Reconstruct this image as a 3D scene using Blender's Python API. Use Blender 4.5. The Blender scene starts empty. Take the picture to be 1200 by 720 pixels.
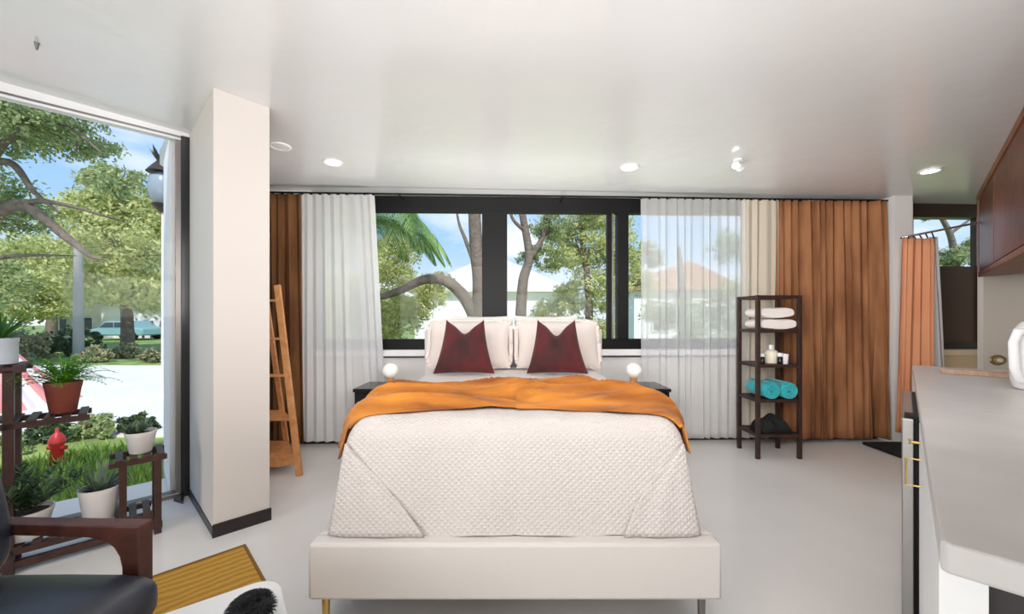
import bpy, math, random
from mathutils import Vector, Matrix
random.seed(7)
C = bpy.context.scene.collection
PI = math.pi
CZ, F, HY = 1.259, 460.0, 372.0
S2 = math.sqrt(.5)

# ------------------------------------------------------------------ materials
MATS = {}
def lin(c):
    c = c/255.0
    return c/12.92 if c <= .04045 else ((c+.055)/1.055)**2.4
def rgb(r, g, b): return (lin(r), lin(g), lin(b), 1)

def mat(name, col, rough=.5, metal=0, var=.0, vscale=8, bump=0, bscale=40, kind=None, spec=.5,
        sheen=0, emit=None, estr=0, stretch=(1,1,1), col2=None, dist=.02, trans=0):
    m = bpy.data.materials.new(name); m.use_nodes = True
    nt = m.node_tree; N = nt.nodes; L = nt.links
    b = N['Principled BSDF']
    b.inputs['Base Color'].default_value = col
    b.inputs['Roughness'].default_value = rough
    b.inputs['Metallic'].default_value = metal
    b.inputs['Specular IOR Level'].default_value = spec
    if sheen: b.inputs['Sheen Weight'].default_value = sheen
    if emit: b.inputs['Emission Color'].default_value = emit; b.inputs['Emission Strength'].default_value = estr
    tc = N.new('ShaderNodeTexCoord'); mp = N.new('ShaderNodeMapping')
    mp.inputs['Scale'].default_value = stretch
    L.new(tc.outputs['Object'], mp.inputs['Vector'])
    if var or col2:
        n = N.new('ShaderNodeTexNoise'); n.inputs['Scale'].default_value = vscale; n.inputs['Detail'].default_value = 4
        L.new(mp.outputs[0], n.inputs['Vector'])
        r = N.new('ShaderNodeValToRGB'); L.new(n.outputs['Fac'], r.inputs[0])
        r.color_ramp.elements[0].position = .3; r.color_ramp.elements[1].position = .7
        r.color_ramp.elements[0].color = (col[0]*(1-var), col[1]*(1-var), col[2]*(1-var), 1)
        r.color_ramp.elements[1].color = col2 if col2 else (min(1,col[0]*(1+var)), min(1,col[1]*(1+var)), min(1,col[2]*(1+var)), 1)
        L.new(r.outputs[0], b.inputs['Base Color'])
    if bump:
        bp = N.new('ShaderNodeBump'); bp.inputs['Strength'].default_value = bump; bp.inputs['Distance'].default_value = dist
        if kind == 'quilt':
            ws = []
            for vec in ((115,115,115), (115,-115,-115)):
                dp = N.new('ShaderNodeVectorMath'); dp.operation = 'DOT_PRODUCT'; dp.inputs[1].default_value = vec
                L.new(tc.outputs['Object'], dp.inputs[0])
                w = N.new('ShaderNodeMath'); w.operation = 'SINE'; L.new(dp.outputs['Value'], w.inputs[0])
                ab = N.new('ShaderNodeMath'); ab.operation = 'ABSOLUTE'; L.new(w.outputs[0], ab.inputs[0]); ws.append(ab)
            mm = N.new('ShaderNodeMath'); mm.operation = 'MINIMUM'
            L.new(ws[0].outputs[0], mm.inputs[0]); L.new(ws[1].outputs[0], mm.inputs[1])
            L.new(mm.outputs[0], bp.inputs['Height'])
        else:
            n2 = N.new('ShaderNodeTexNoise'); n2.inputs['Scale'].default_value = bscale; n2.inputs['Detail'].default_value = 3
            L.new(mp.outputs[0], n2.inputs['Vector']); L.new(n2.outputs['Fac'], bp.inputs['Height'])
        L.new(bp.outputs[0], b.inputs['Normal'])
    MATS[name] = m
    return m

def wood(name, c1, c2, stretch=(1,1,12), scale=6, rough=.45, dist=2):
    m = bpy.data.materials.new(name); m.use_nodes = True
    nt = m.node_tree; N = nt.nodes; L = nt.links; b = N['Principled BSDF']
    tc = N.new('ShaderNodeTexCoord'); mp = N.new('ShaderNodeMapping'); mp.inputs['Scale'].default_value = stretch
    n = N.new('ShaderNodeTexNoise'); n.inputs['Scale'].default_value = scale; n.inputs['Detail'].default_value = 5; n.inputs['Distortion'].default_value = dist
    r = N.new('ShaderNodeValToRGB')
    r.color_ramp.elements[0].color = c1; r.color_ramp.elements[1].color = c2
    r.color_ramp.elements[0].position = .3; r.color_ramp.elements[1].position = .7
    L.new(tc.outputs['Object'], mp.inputs[0]); L.new(mp.outputs[0], n.inputs['Vector']); L.new(n.outputs['Fac'], r.inputs[0])
    L.new(r.outputs[0], b.inputs['Base Color']); b.inputs['Roughness'].default_value = rough
    return m

def glassmat(name, gl=.05, tint=(1,1,1,1)):
    m = bpy.data.materials.new(name); m.use_nodes = True
    nt = m.node_tree; N = nt.nodes; L = nt.links
    N.remove(N['Principled BSDF'])
    t = N.new('ShaderNodeBsdfTransparent'); t.inputs[0].default_value = tint
    g = N.new('ShaderNodeBsdfGlossy'); g.inputs['Roughness'].default_value = .02
    mx = N.new('ShaderNodeMixShader'); mx.inputs[0].default_value = gl
    L.new(t.outputs[0], mx.inputs[1]); L.new(g.outputs[0], mx.inputs[2]); L.new(mx.outputs[0], N['Material Output'].inputs[0])
    return m

def sheer(name, col, tr=.45):
    m = bpy.data.materials.new(name); m.use_nodes = True
    nt = m.node_tree; N = nt.nodes; L = nt.links
    N.remove(N['Principled BSDF'])
    t = N.new('ShaderNodeBsdfTransparent'); t.inputs[0].default_value = (.97,.97,.97,1)
    d = N.new('ShaderNodeBsdfDiffuse'); d.inputs[0].default_value = col
    tl = N.new('ShaderNodeBsdfTranslucent'); tl.inputs[0].default_value = col
    m1 = N.new('ShaderNodeMixShader'); m1.inputs[0].default_value = .3
    L.new(d.outputs[0], m1.inputs[1]); L.new(tl.outputs[0], m1.inputs[2])
    mx = N.new('ShaderNodeMixShader')
    lw = N.new('ShaderNodeLayerWeight'); lw.inputs[0].default_value = .35
    mr = N.new('ShaderNodeMapRange'); mr.inputs['To Min'].default_value = 1-tr; mr.inputs['To Max'].default_value = 1.0
    L.new(lw.outputs['Facing'], mr.inputs['Value']); L.new(mr.outputs[0], mx.inputs[0])
    L.new(t.outputs[0], mx.inputs[1]); L.new(m1.outputs[0], mx.inputs[2]); L.new(mx.outputs[0], N['Material Output'].inputs[0])
    return m

def fabric(name, col, col2, rough=.8, scale=3, transl=.15, stretch=(1,1,1)):
    m = bpy.data.materials.new(name); m.use_nodes = True
    nt = m.node_tree; N = nt.nodes; L = nt.links; b = N['Principled BSDF']
    tc = N.new('ShaderNodeTexCoord'); mp = N.new('ShaderNodeMapping'); mp.inputs['Scale'].default_value = stretch
    n = N.new('ShaderNodeTexNoise'); n.inputs['Scale'].default_value = scale; n.inputs['Detail'].default_value = 3
    r = N.new('ShaderNodeValToRGB'); r.color_ramp.elements[0].color = col; r.color_ramp.elements[1].color = col2
    r.color_ramp.elements[0].position = .35; r.color_ramp.elements[1].position = .65
    L.new(tc.outputs['Object'], mp.inputs[0]); L.new(mp.outputs[0], n.inputs['Vector']); L.new(n.outputs['Fac'], r.inputs[0]); L.new(r.outputs[0], b.inputs['Base Color'])
    b.inputs['Roughness'].default_value = rough; b.inputs['Specular IOR Level'].default_value = .2
    tl = N.new('ShaderNodeBsdfTranslucent'); L.new(r.outputs[0], tl.inputs[0])
    mx = N.new('ShaderNodeMixShader'); mx.inputs[0].default_value = transl
    L.new(b.outputs[0], mx.inputs[1]); L.new(tl.outputs[0], mx.inputs[2]); L.new(mx.outputs[0], N['Material Output'].inputs[0])
    return m

def leafmat(name, c1, c2, transl=.35, rough=.5):
    m = bpy.data.materials.new(name); m.use_nodes = True
    nt = m.node_tree; N = nt.nodes; L = nt.links; b = N['Principled BSDF']
    g = N.new('ShaderNodeNewGeometry')
    r = N.new('ShaderNodeValToRGB'); r.color_ramp.elements[0].color = c1; r.color_ramp.elements[1].color = c2
    L.new(g.outputs['Random Per Island'], r.inputs[0]); L.new(r.outputs[0], b.inputs['Base Color'])
    b.inputs['Roughness'].default_value = rough; b.inputs['Specular IOR Level'].default_value = .3
    tl = N.new('ShaderNodeBsdfTranslucent'); L.new(r.outputs[0], tl.inputs[0])
    mx = N.new('ShaderNodeMixShader'); mx.inputs[0].default_value = transl
    L.new(b.outputs[0], mx.inputs[1]); L.new(tl.outputs[0], mx.inputs[2]); L.new(mx.outputs[0], N['Material Output'].inputs[0])
    return m

def stripes(name, c1, c2, n=14):
    m = bpy.data.materials.new(name); m.use_nodes = True
    nt = m.node_tree; N = nt.nodes; L = nt.links; b = N['Principled BSDF']
    tc = N.new('ShaderNodeTexCoord'); g = N.new('ShaderNodeTexGradient'); g.gradient_type = 'RADIAL'
    mu = N.new('ShaderNodeMath'); mu.operation = 'MULTIPLY'; mu.inputs[1].default_value = n
    fr = N.new('ShaderNodeMath'); fr.operation = 'FRACT'
    r = N.new('ShaderNodeValToRGB'); r.color_ramp.interpolation = 'CONSTANT'
    r.color_ramp.elements[0].color = c1; r.color_ramp.elements[1].color = c2; r.color_ramp.elements[1].position = .5
    L.new(tc.outputs['Object'], g.inputs[0]); L.new(g.outputs['Fac'], mu.inputs[0]); L.new(mu.outputs[0], fr.inputs[0]); L.new(fr.outputs[0], r.inputs[0])
    L.new(r.outputs[0], b.inputs['Base Color'])
    return m

WALL = mat('wall_paint', rgb(222,219,216), .6, var=.02, vscale=1.5)
EXTW = mat('exterior_white', rgb(228,228,230), .7)
CEIL = mat('ceiling_gloss_paint', rgb(212,212,212), .20, spec=1.0, var=.015, vscale=1.5, bump=.15, bscale=5, dist=.03)
FLOOR = mat('floor_white', rgb(226,223,220), .2, var=.03, vscale=2, bump=.04, bscale=3)
BLACK = mat('black_frame', rgb(14,14,15), .45, var=.1, spec=.2)
BLACKG = mat('black_gloss', rgb(24,24,27), .18)
BASEB = mat('dark_baseboard', rgb(30,22,22), .4, var=.1)
GLASS = glassmat('window_glass', .005)
SHEER = sheer('sheer_white', (.9,.9,.9,1), .52)
SHEERL = sheer('sheer_left', (.9,.9,.9,1), .22)
SHEER2 = sheer('sheer_cream', rgb(226,214,196), .12)
LINER = sheer('liner', rgb(215,212,210), .2)
RUST = fabric('rust_curtain', rgb(124,80,52), rgb(172,120,82), scale=2, stretch=(4,4,.6))
BROWN = fabric('brown_curtain', rgb(104,68,42), rgb(140,98,62), scale=2, stretch=(4,4,.6))
SALMON = fabric('salmon_curtain', rgb(214,144,106), rgb(226,162,124), scale=2, stretch=(4,4,.6))
QUILT = mat('quilt_fabric', rgb(210,202,198), .85, bump=.55, bscale=1, kind='quilt', dist=.006, sheen=.1)
LINEN = mat('linen', rgb(216,204,198), .85, bump=.3, bscale=14, dist=.02, sheen=.2)
LINEN2 = mat('linen_white', rgb(222,218,215), .85, bump=.3, bscale=10, dist=.02)
THROW = mat('mustard_throw', rgb(158,80,16), .8, var=.35, vscale=3.5, col2=rgb(212,134,40), bump=.35, bscale=60, dist=.004, sheen=.15, stretch=(.6,4,4))  # darker and lighter streaks paint in the shading of the folds
VELVET = mat('red_velvet', rgb(70,10,13), .8, var=.6, vscale=6, sheen=.15, bump=.2, bscale=20)
RAILM = mat('bed_upholstery', rgb(214,208,203), .6, bump=.15, bscale=150, dist=.003)
BRASS = mat('brass', rgb(212,180,110), .3, metal=.9)
STEEL = mat('stainless', rgb(158,155,152), .35, metal=.7)
GREYM = mat('grey_metal', rgb(130,126,122), .35, metal=.8)
CONCR = mat('grey_counter', rgb(203,199,196), .38, var=.05, vscale=7, bump=.05, bscale=25)
WHITEC = mat('white_cabinet', rgb(240,240,240), .35)
WALNUT = wood('walnut', rgb(92,50,34), rgb(124,72,50), (1,1,1), 5)
ARMW = wood('arm_wood', rgb(66,34,28), rgb(98,56,46), (1,1,1), 7)
WALNUT2 = wood('walnut_light', rgb(120,70,44), rgb(156,98,64), (1,1,1), 5)
DARKW = wood('dark_stand_wood', rgb(42,22,18), rgb(68,38,30), (1,1,1), 10)
SHELFW = wood('shelf_dark', rgb(34,20,16), rgb(60,34,26), (1,1,1), 10)
PINE = wood('bamboo_ladder', rgb(196,130,78), rgb(224,162,106), (1,1,1), 8)
TRAYW = wood('tray_wood', rgb(150,120,100), rgb(178,148,126), (1,1,1), 12)
BEIGE = mat('beige_ledge', rgb(214,196,168), .6)
SHADE = mat('brown_roller', rgb(74,50,34), .5, var=.1, vscale=3)
FRAMEB = mat('dark_brown_frame', rgb(52,38,32), .4)
LEATHER = mat('navy_leather', rgb(30,36,50), .36, bump=.15, bscale=90, dist=.003, spec=.7)
TERRA = mat('terracotta', rgb(128,62,48), .6, var=.12, vscale=12)
POTW = mat('white_ceramic', rgb(222,216,214), .3)
SOIL = mat('soil', rgb(48,36,28), .9, bump=.6, bscale=60)
TEAL = mat('teal_towel', rgb(20,170,178), .9, var=.12, vscale=30, bump=.6, bscale=160, dist=.004, sheen=.4)
TOWEL = mat('white_towel', rgb(232,224,218), .9, bump=.6, bscale=140, dist=.004)
GLOBE = mat('lamp_globe', rgb(236,234,228), .3, emit=(1,.96,.9,1), estr=.25)
PLASTIC = mat('white_plastic', rgb(236,236,238), .25)
CREAM = mat('cream_plastic', rgb(236,226,205), .4)
DIFF = mat('downlight_diffuser', (1,1,1,1), .4, emit=(1,.98,.95,1), estr=6)
BLKFAB = mat('black_fabric', rgb(16,16,18), .8, bump=.4, bscale=30)
FUR = mat('black_fur', rgb(10,10,18), .6)
REDP = mat('red_paint', rgb(200,50,48), .4)
TENT = stripes('tent_stripes', rgb(226,140,136), rgb(238,222,220), 12)
LEAF_A = leafmat('leaf_oak', rgb(112,138,82), rgb(206,214,160), .5)
LEAF_Y = leafmat('leaf_yellowgreen', rgb(152,164,88), rgb(240,240,180), .5)
LEAF_P = leafmat('leaf_palm', rgb(82,124,62), rgb(168,194,120), .45)
LEAF_H = leafmat('leaf_hedge', rgb(104,124,92), rgb(190,178,140), .3)
LEAF_F = leafmat('leaf_fern', rgb(70,140,34), rgb(150,206,70), .4)
LEAF_D = leafmat('leaf_dark', rgb(38,58,34), rgb(92,116,76), .2)
LEAF_S = leafmat('leaf_succulent', rgb(70,92,74), rgb(134,152,124), .15)
GRASSL = leafmat('grass_blade', rgb(96,136,44), rgb(176,200,92), .3)
BARK = mat('bark', rgb(118,106,95), .9, var=.25, vscale=6, bump=.8, bscale=14, dist=.05)
GRASS = mat('lawn', rgb(110,138,66), .9, var=.25, vscale=2, col2=rgb(160,176,100))
PAVE = mat('pale_paving', rgb(226,222,216), .8, var=.05, vscale=.8)
STUCCO = mat('white_stucco', rgb(236,236,236), .8, var=.03, vscale=1)
ROOFT = mat('roof_tile', rgb(196,150,120), .8, var=.15, vscale=3)
WINDK = mat('dark_pane', rgb(60,70,84), .15)
CARP = mat('teal_car_paint', rgb(132,172,176), .3)
TYRE = mat('tyre', rgb(24,24,26), .8)
RUGM = None

# ------------------------------------------------------------------ builders
def wloc(o):
    v = Vector((0,0,0))
    while o is not None: v += o.location; o = o.parent
    return v

class MB:
    def __init__(s): s.v = []; s.f = []
    def add(s, vs, fs):
        k = len(s.v); s.v += [tuple(p) for p in vs]; s.f += [tuple(i+k for i in f) for f in fs]; return s
    def hexa(s, p): # 8 pts bottom ccw then top ccw
        return s.add(p, [(3,2,1,0),(4,5,6,7),(0,1,5,4),(1,2,6,5),(2,3,7,6),(3,0,4,7)])
    def box(s, x0, x1, y0, y1, z0, z1):
        return s.hexa([(x0,y0,z0),(x1,y0,z0),(x1,y1,z0),(x0,y1,z0),(x0,y0,z1),(x1,y0,z1),(x1,y1,z1),(x0,y1,z1)])
    def prism(s, poly, z0, z1):
        n = len(poly); a = sum(poly[i][0]*poly[(i+1)%n][1]-poly[(i+1)%n][0]*poly[i][1] for i in range(n))
        if a < 0: poly = poly[::-1]
        g = (lambda q, z: z(q[0], q[1]) if callable(z) else z)
        vs = [(q[0],q[1],g(q,z0)) for q in poly]+[(q[0],q[1],g(q,z1)) for q in poly]
        return s.add(vs, [tuple(range(n-1,-1,-1)), tuple(range(n,2*n))]+[(i,(i+1)%n,n+(i+1)%n,n+i) for i in range(n)])
    def beam(s, a, b, w, d=None, up=(0,0,1)):
        a = Vector(a); b = Vector(b); d = d or w; z = (b-a).normalized(); u = Vector(up)
        if abs(z.dot(u)) > .95: u = Vector((1,0,0)) if abs(z.x) < .9 else Vector((0,1,0))
        x = u.cross(z).normalized(); y = z.cross(x)
        c = [x*i*w/2+y*j*d/2 for i, j in ((-1,-1),(1,-1),(1,1),(-1,1))]
        return s.hexa([a+q for q in c]+[b+q for q in c])
    def tube(s, pts, r, n=10, cap=True):
        pts = [Vector(p) for p in pts]; m = len(pts); rr = r if isinstance(r, (list, tuple)) else [r]*m
        vs = []; fs = []; px = None
        for i, p in enumerate(pts):
            t = (pts[min(i+1,m-1)]-pts[max(i-1,0)]).normalized()
            if px is None:
                px = t.orthogonal().normalized()
            else:
                px = (px-t*px.dot(t)).normalized()
            py = t.cross(px)
            for k in range(n):
                a = 2*PI*k/n; vs.append(p+(px*math.cos(a)+py*math.sin(a))*rr[i])
        for i in range(m-1):
            for k in range(n): fs.append((i*n+k, i*n+(k+1)%n, (i+1)*n+(k+1)%n, (i+1)*n+k))
        if cap: fs += [tuple(range(n-1,-1,-1)), tuple(range((m-1)*n, m*n))]
        return s.add(vs, fs)
    def lathe(s, prof, c=(0,0,0), n=24, axis=2, cap=True):
        vs = []; fs = []; m = len(prof)
        for r, z in prof:
            for k in range(n):
                a = 2*PI*k/n; q = (r*math.cos(a), r*math.sin(a), z)
                if axis == 1: q = (q[0], z, q[1])
                if axis == 0: q = (z, q[0], q[1])
                vs.append((c[0]+q[0], c[1]+q[1], c[2]+q[2]))
        for i in range(m-1):
            for k in range(n): fs.append((i*n+k, i*n+(k+1)%n, (i+1)*n+(k+1)%n, (i+1)*n+k))
        if cap: fs += [tuple(range(n-1,-1,-1)), tuple(range((m-1)*n, m*n))]
        return s.add(vs, fs)
    def grid(s, fn, nu, nv, thick=0):
        vs = [fn(i/nu, j/nv) for j in range(nv+1) for i in range(nu+1)]
        fs = [(j*(nu+1)+i, j*(nu+1)+i+1, (j+1)*(nu+1)+i+1, (j+1)*(nu+1)+i) for j in range(nv) for i in range(nu)]
        return s.add(vs, fs)
    def blade(s, base, d, L, w, droop=.5, n=5, fold=0):
        base = Vector(base); d = Vector(d).normalized(); side = d.cross(Vector((0,0,1)))
        if side.length < .01: side = Vector((random.uniform(-1,1), random.uniform(-1,1), 0))
        side.normalize(); p = base.copy(); vs = []; fs = []
        for i in range(n+1):
            t = i/n; ww = w*math.sin(PI*min(1, .12+.88*t))**.7*.5 if t < 1 else .0005
            vs += [p-side*ww, p+side*ww]
            dd = (d+Vector((0,0,-droop*t*t*1.6))).normalized(); p = p+dd*L/n
        for i in range(n): fs.append((2*i, 2*i+1, 2*i+3, 2*i+2))
        return s.add(vs, fs)
    def build(s, name, m, parent=None, bevel=0, smooth=False, seg=2, solid=0, sub=0, label=None, kind=None, cat=None, group=None):
        me = bpy.data.meshes.new(name)
        if parent is not None: off = wloc(parent); loc = Vector((0,0,0))
        else:
            xs = [p[0] for p in s.v]; ys = [p[1] for p in s.v]; zs = [p[2] for p in s.v]
            off = Vector(((min(xs)+max(xs))/2, (min(ys)+max(ys))/2, min(zs))); loc = off
        me.from_pydata([(p[0]-off.x, p[1]-off.y, p[2]-off.z) for p in s.v], [], s.f)
        me.materials.append(m); me.update()
        o = bpy.data.objects.new(name, me); C.objects.link(o); o.location = loc
        if parent is not None: o.parent = parent
        if smooth:
            me.polygons.foreach_set('use_smooth', [True]*len(me.polygons))
            try: me.set_sharp_from_angle(angle=math.radians(50))
            except Exception: pass
        if solid:
            q = o.modifiers.new('s', 'SOLIDIFY'); q.thickness = solid; q.offset = 0
        if bevel:
            q = o.modifiers.new('b', 'BEVEL'); q.width = bevel; q.segments = seg; q.limit_method = 'ANGLE'; q.angle_limit = math.radians(40)
        if sub:
            q = o.modifiers.new('ss', 'SUBSURF'); q.levels = sub; q.render_levels = sub
        if label: o['label'] = label
        if kind: o['kind'] = kind
        if cat: o['category'] = cat
        if group: o['group'] = group
        return o

def thing(name, label, cat, loc, group=None, kind=None):
    o = bpy.data.objects.new(name, None); C.objects.link(o); o.location = loc; o.empty_display_size = .1
    o['label'] = label; o['category'] = cat
    if group: o['group'] = group
    if kind: o['kind'] = kind
    return o
def struct_root(name, loc=(0,0,0)):
    o = bpy.data.objects.new(name, None); C.objects.link(o); o.location = loc; o['kind'] = 'structure'; return o

def ceil_z(x, y): return 2.503-.010*x+.03*(3.99-y)
def bw(x): return 3.985+.03*x                      # inner face of the back wall

# ------------------------------------------------------------------ room shell
room = [(-6.4,-1.3),(-2.36,2.74),(-2.40,2.90),(-2.92,3.29),(-3.12,3.90),(5.55,4.16),(5.3,4.1),(-1.8,-3.02)]
MB().prism(room, -.1, 0).build('floor', FLOOR, kind='structure')
MB().prism([(-6.5,-1.3),(-2.40,2.80),(-2.98,3.32),(-3.2,4.1),(5.6,4.36),(5.4,4.1),(-1.8,-3.1)], ceil_z, lambda x, y: ceil_z(x,y)+.12).build('ceiling', CEIL, kind='structure')

def wall_seg(mb, x0, x1, z0, z1, t=.16):
    zz = (lambda x, y: ceil_z(x,y)) if z1 is None else z1
    mb.prism([(x0,bw(x0)),(x1,bw(x1)),(x1,bw(x1)+t),(x0,bw(x0)+t)], z0, zz)
m = MB()
WX0, WX1, WZ0, WZ1 = -2.02, 2.50, .93, 2.50
wall_seg(m, -3.12, WX0, 0, None); wall_seg(m, WX0, WX1, 0, WZ0); wall_seg(m, WX1, 4.20, 0, None)
wall_seg(m, 4.20, 5.06, 0, .92); wall_seg(m, 5.06, 5.5, 0, None)
m.build('wall_back', WALL, kind='structure')
# white stub beside the shower curtain
MB().prism([(3.80,3.90),(3.98,3.90),(3.98,bw(3.98)),(3.80,bw(3.80))], 0, ceil_z).build('wall_stub', WALL, kind='structure')
# partition right of the small window, kitchen wall, left walls
MB().prism([(4.66,3.88),(5.3,3.88),(5.3,3.93),(4.66,3.93)], 0, ceil_z).build('wall_partition', mat('partition_paint', rgb(214,206,196), .6), kind='structure')
MB().prism([(5.10,3.88),(-1.8,-3.02),(-1.72,-3.10),(5.22,3.84)], 0, ceil_z).build('wall_right', WALL, kind='structure')
MB().prism([(-2.38,2.90),(-2.83,3.30),(-3.02,3.9),(-3.14,3.94),(-2.885,3.25),(-2.44,2.80)], 0, ceil_z).build('wall_left', EXTW, kind='structure')
MB().prism([(-6.4,-1.3),(-1.8,-3.02),(-1.85,-3.14),(-6.45,-1.42)], 0, ceil_z).build('wall_front', WALL, kind='structure')
# pillar: stub wall turned 45 degrees
pa, pb = (-1.704,2.24), (-1.505,2.439)
pc = (-2.37,2.86); pd = (-2.16,3.06)
MB().prism([pa, pb, pd, pc], 0, ceil_z).build('wall_pillar', mat('pillar_paint', rgb(206,199,194), .6), kind='structure', bevel=.004)
e = .008
MB().prism([(pa[0]+e*.2,pa[1]-e*1.4),(pb[0]+e*1.4,pb[1]-e*.2),(pb[0],pb[1]),(pa[0],pa[1])], 0, .075).build('baseboard_pillar', BASEB, kind='structure')
MB().prism([(pa[0],pa[1]-.004),(pa[0],pa[1]),(pc[0]+.05,pc[1]-.045),(pc[0]+.044,pc[1]-.056)], 0, .05).build('trim_1', BASEB, kind='structure')
m = MB(); 
m.prism([(-3.10,bw(-3.1)-.018),(3.80,bw(3.8)-.018),(3.8,bw(3.8)),(-3.1,bw(-3.1))], 0, .05); m.build('baseboard_back', BASEB, kind='structure')

# back window: outer frame, mullions, panes
win = struct_root('window_1', (0, bw(0)+.05, WZ0))
def wbar(mb, x0, x1, z0, z1, y0=-.02, y1=.07):
    mb.prism([(x0,bw(x0)+.05+y0),(x1,bw(x1)+.05+y0),(x1,bw(x1)+.05+y1),(x0,bw(x0)+.05+y1)], z0, z1)
m = MB()
wbar(m, WX0, WX1, 2.335, 2.49); wbar(m, WX0, WX1, .93, 1.035)
wbar(m, WX0, WX0+.07, 1.0, 2.4); wbar(m, WX1-.07, WX1, 1.0, 2.4)
m.build('window_frame', BLACK, win, bevel=.004)
for x0, x1 in ((-.305,-.05),(1.085,1.2)):
    m = MB(); wbar(m, x0, x1, 1.03, 2.34, -.035, .07); m.build('mullion', BLACK, win, bevel=.004)
m = MB(); wbar(m, .985, 1.03, 1.03, 2.34, .0, .05); m.build('sash_edge', BLACK, win)
m = MB(); wbar(m, 1.035, 1.055, 1.03, 2.34, .0, .05); m.build('sash_edge', GREYM, win)
m = MB(); wbar(m, -2.0, -1.93, 1.03, 2.34, .0, .05); m.build('sash_edge', BLACK, win)
for x0, x1 in ((-1.95,-.3),(-.05,1.09),(1.19,2.44)):
    m = MB(); wbar(m, x0, x1, 1.03, 2.34, .02, .026); m.build('pane', GLASS, win)
m = MB(); wbar(m, -2.0, 2.48, .868, .922, -.075, -.05); m.build('window_sill', WHITEC, win, bevel=.004)
m = MB(); wbar(m, -2.0, 2.48, .852, .866, -.068, -.05); m.build('sill_gap', FRAMEB, win)

# small window on the right
w2 = struct_root('window_2', (4.53, bw(4.53)+.05, .92))
m = MB(); X0, X1 = 4.21, 5.05
wbar(m, X0, X1, 2.31, 2.455, -.045, .06); wbar(m, X0, X0+.03, .93, 2.31, -.02, .06); wbar(m, X1-.10, X1, .93, 2.31, -.02, .06); wbar(m, X0, X1, .925, .985, -.03, .06)
m.build('window_frame', FRAMEB, w2, bevel=.004)
m = MB(); wbar(m, X0+.03, X1-.08, .98, 2.31, .03, .036); m.build('pane', GLASS, w2)
m = MB(); wbar(m, X0+.03, X1-.08, .985, 1.80, .0, .012); m.build('roller_shade', SHADE, w2)
m = MB(); wbar(m, X0-.03, X1, .86, .922, -.10, -.05); m.build('window_sill', BEIGE, w2, bevel=.006)
m = MB(); wbar(m, X0-.03, X1, .70, .86, -.075, -.05); m.build('sill_apron', mat('apron', rgb(206,180,144), .6), w2)

# big left window: 45 degree glass wall
J = (-2.33,2.76)
def Wn(t, q): return (J[0]-t*S2-q*S2*-1*0 + q*(-S2), J[1]-t*S2 + q*S2)   # q>0 outside
wl = struct_root('window_3', (J[0], J[1], 0))
def wb(mb, t0, t1, q0, q1, z0, z1): mb.prism([Wn(t0,q0),Wn(t1,q0),Wn(t1,q1),Wn(t0,q1)], z0, z1)
m = MB(); wb(m, -.06, 0.0, -.03, .10, 0, 2.53); m.build('window_jamb', BLACKG, wl, bevel=.004)
m = MB(); wb(m, 0.0, .025, .0, .06, 0.02, 2.50); m.build('jamb_trim', GREYM, wl)
m = MB(); wb(m, 0, 5.6, .0, .06, 2.505, 2.53); m.build('window_rail', EXTW, wl)
m = MB(); wb(m, 0, 5.6, -.006, .0, 2.520, 2.532); m.build('seal_strip', GREYM, wl)
m = MB(); wb(m, -.06, 5.6, -.005, .12, 2.53, ceil_z); m.build('window_header', EXTW, wl)
m = MB(); wb(m, .02, 2.4, .02, .03, .03, 2.505); m.build('pane', GLASS, wl)
m = MB(); wb(m, 2.46, 5.5, .02, .03, .03, 2.505); m.build('pane', GLASS, wl)
m = MB(); wb(m, 2.4, 2.46, -.0, .06, 0.02, 2.505); m.build('mullion', BLACK, wl)
m = MB(); wb(m, .0, 5.6, -.01, .08, 0.0, .03); m.build('window_track', GREYM, wl, bevel=.003)
m = MB(); m.prism([(-2.31,2.68),(-2.21,2.64),(-2.27,2.72),(-2.34,2.80)], 0.001, .02); m.build('threshold_plate', BLACKG, wl)

# ------------------------------------------------------------------ curtains
def curtain(x0, x1, yc, z0, z1, nf, amp, mt, name, label, cat, spread=0, rings=None, seed=1, group=None, x0b=None, x1b=None, n_per=18, jitter=.7, parent=None, solid=.003):
    rd = random.Random(seed)
    nu = int(nf*n_per); ph = [rd.uniform(-1.1,1.1)*jitter for _ in range(nf+3)]; am = [rd.uniform(.35,1.45) for _ in range(nf+3)]
    x0b = x0 if x0b is None else x0b; x1b = x1 if x1b is None else x1b
    def fn(u, v):
        k = u*nf; i = int(k); f = k-i
        p = ph[i]*(1-f)+ph[i+1]*f; a = am[i]*(1-f)+am[i+1]*f
        ang = 2*PI*(k+p*(.4+.6*(1-v)))
        aa = amp*a*(.55+.45*(1-v)) if v < .97 else amp*a*.5
        xa = x0b+(x0-x0b)*v; xb = x1b+(x1-x1b)*v
        x = xa+(xb-xa)*u + math.sin(2*ang)*aa*.25
        yy = yc(x) if callable(yc) else yc
        return (x, yy+math.sin(ang)*aa+math.sin(ang*.5+i)*aa*.15, z0+(z1-z0)*v)
    return MB().grid(fn, nu, 24).build(name, mt, parent, smooth=True, solid=solid)

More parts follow.
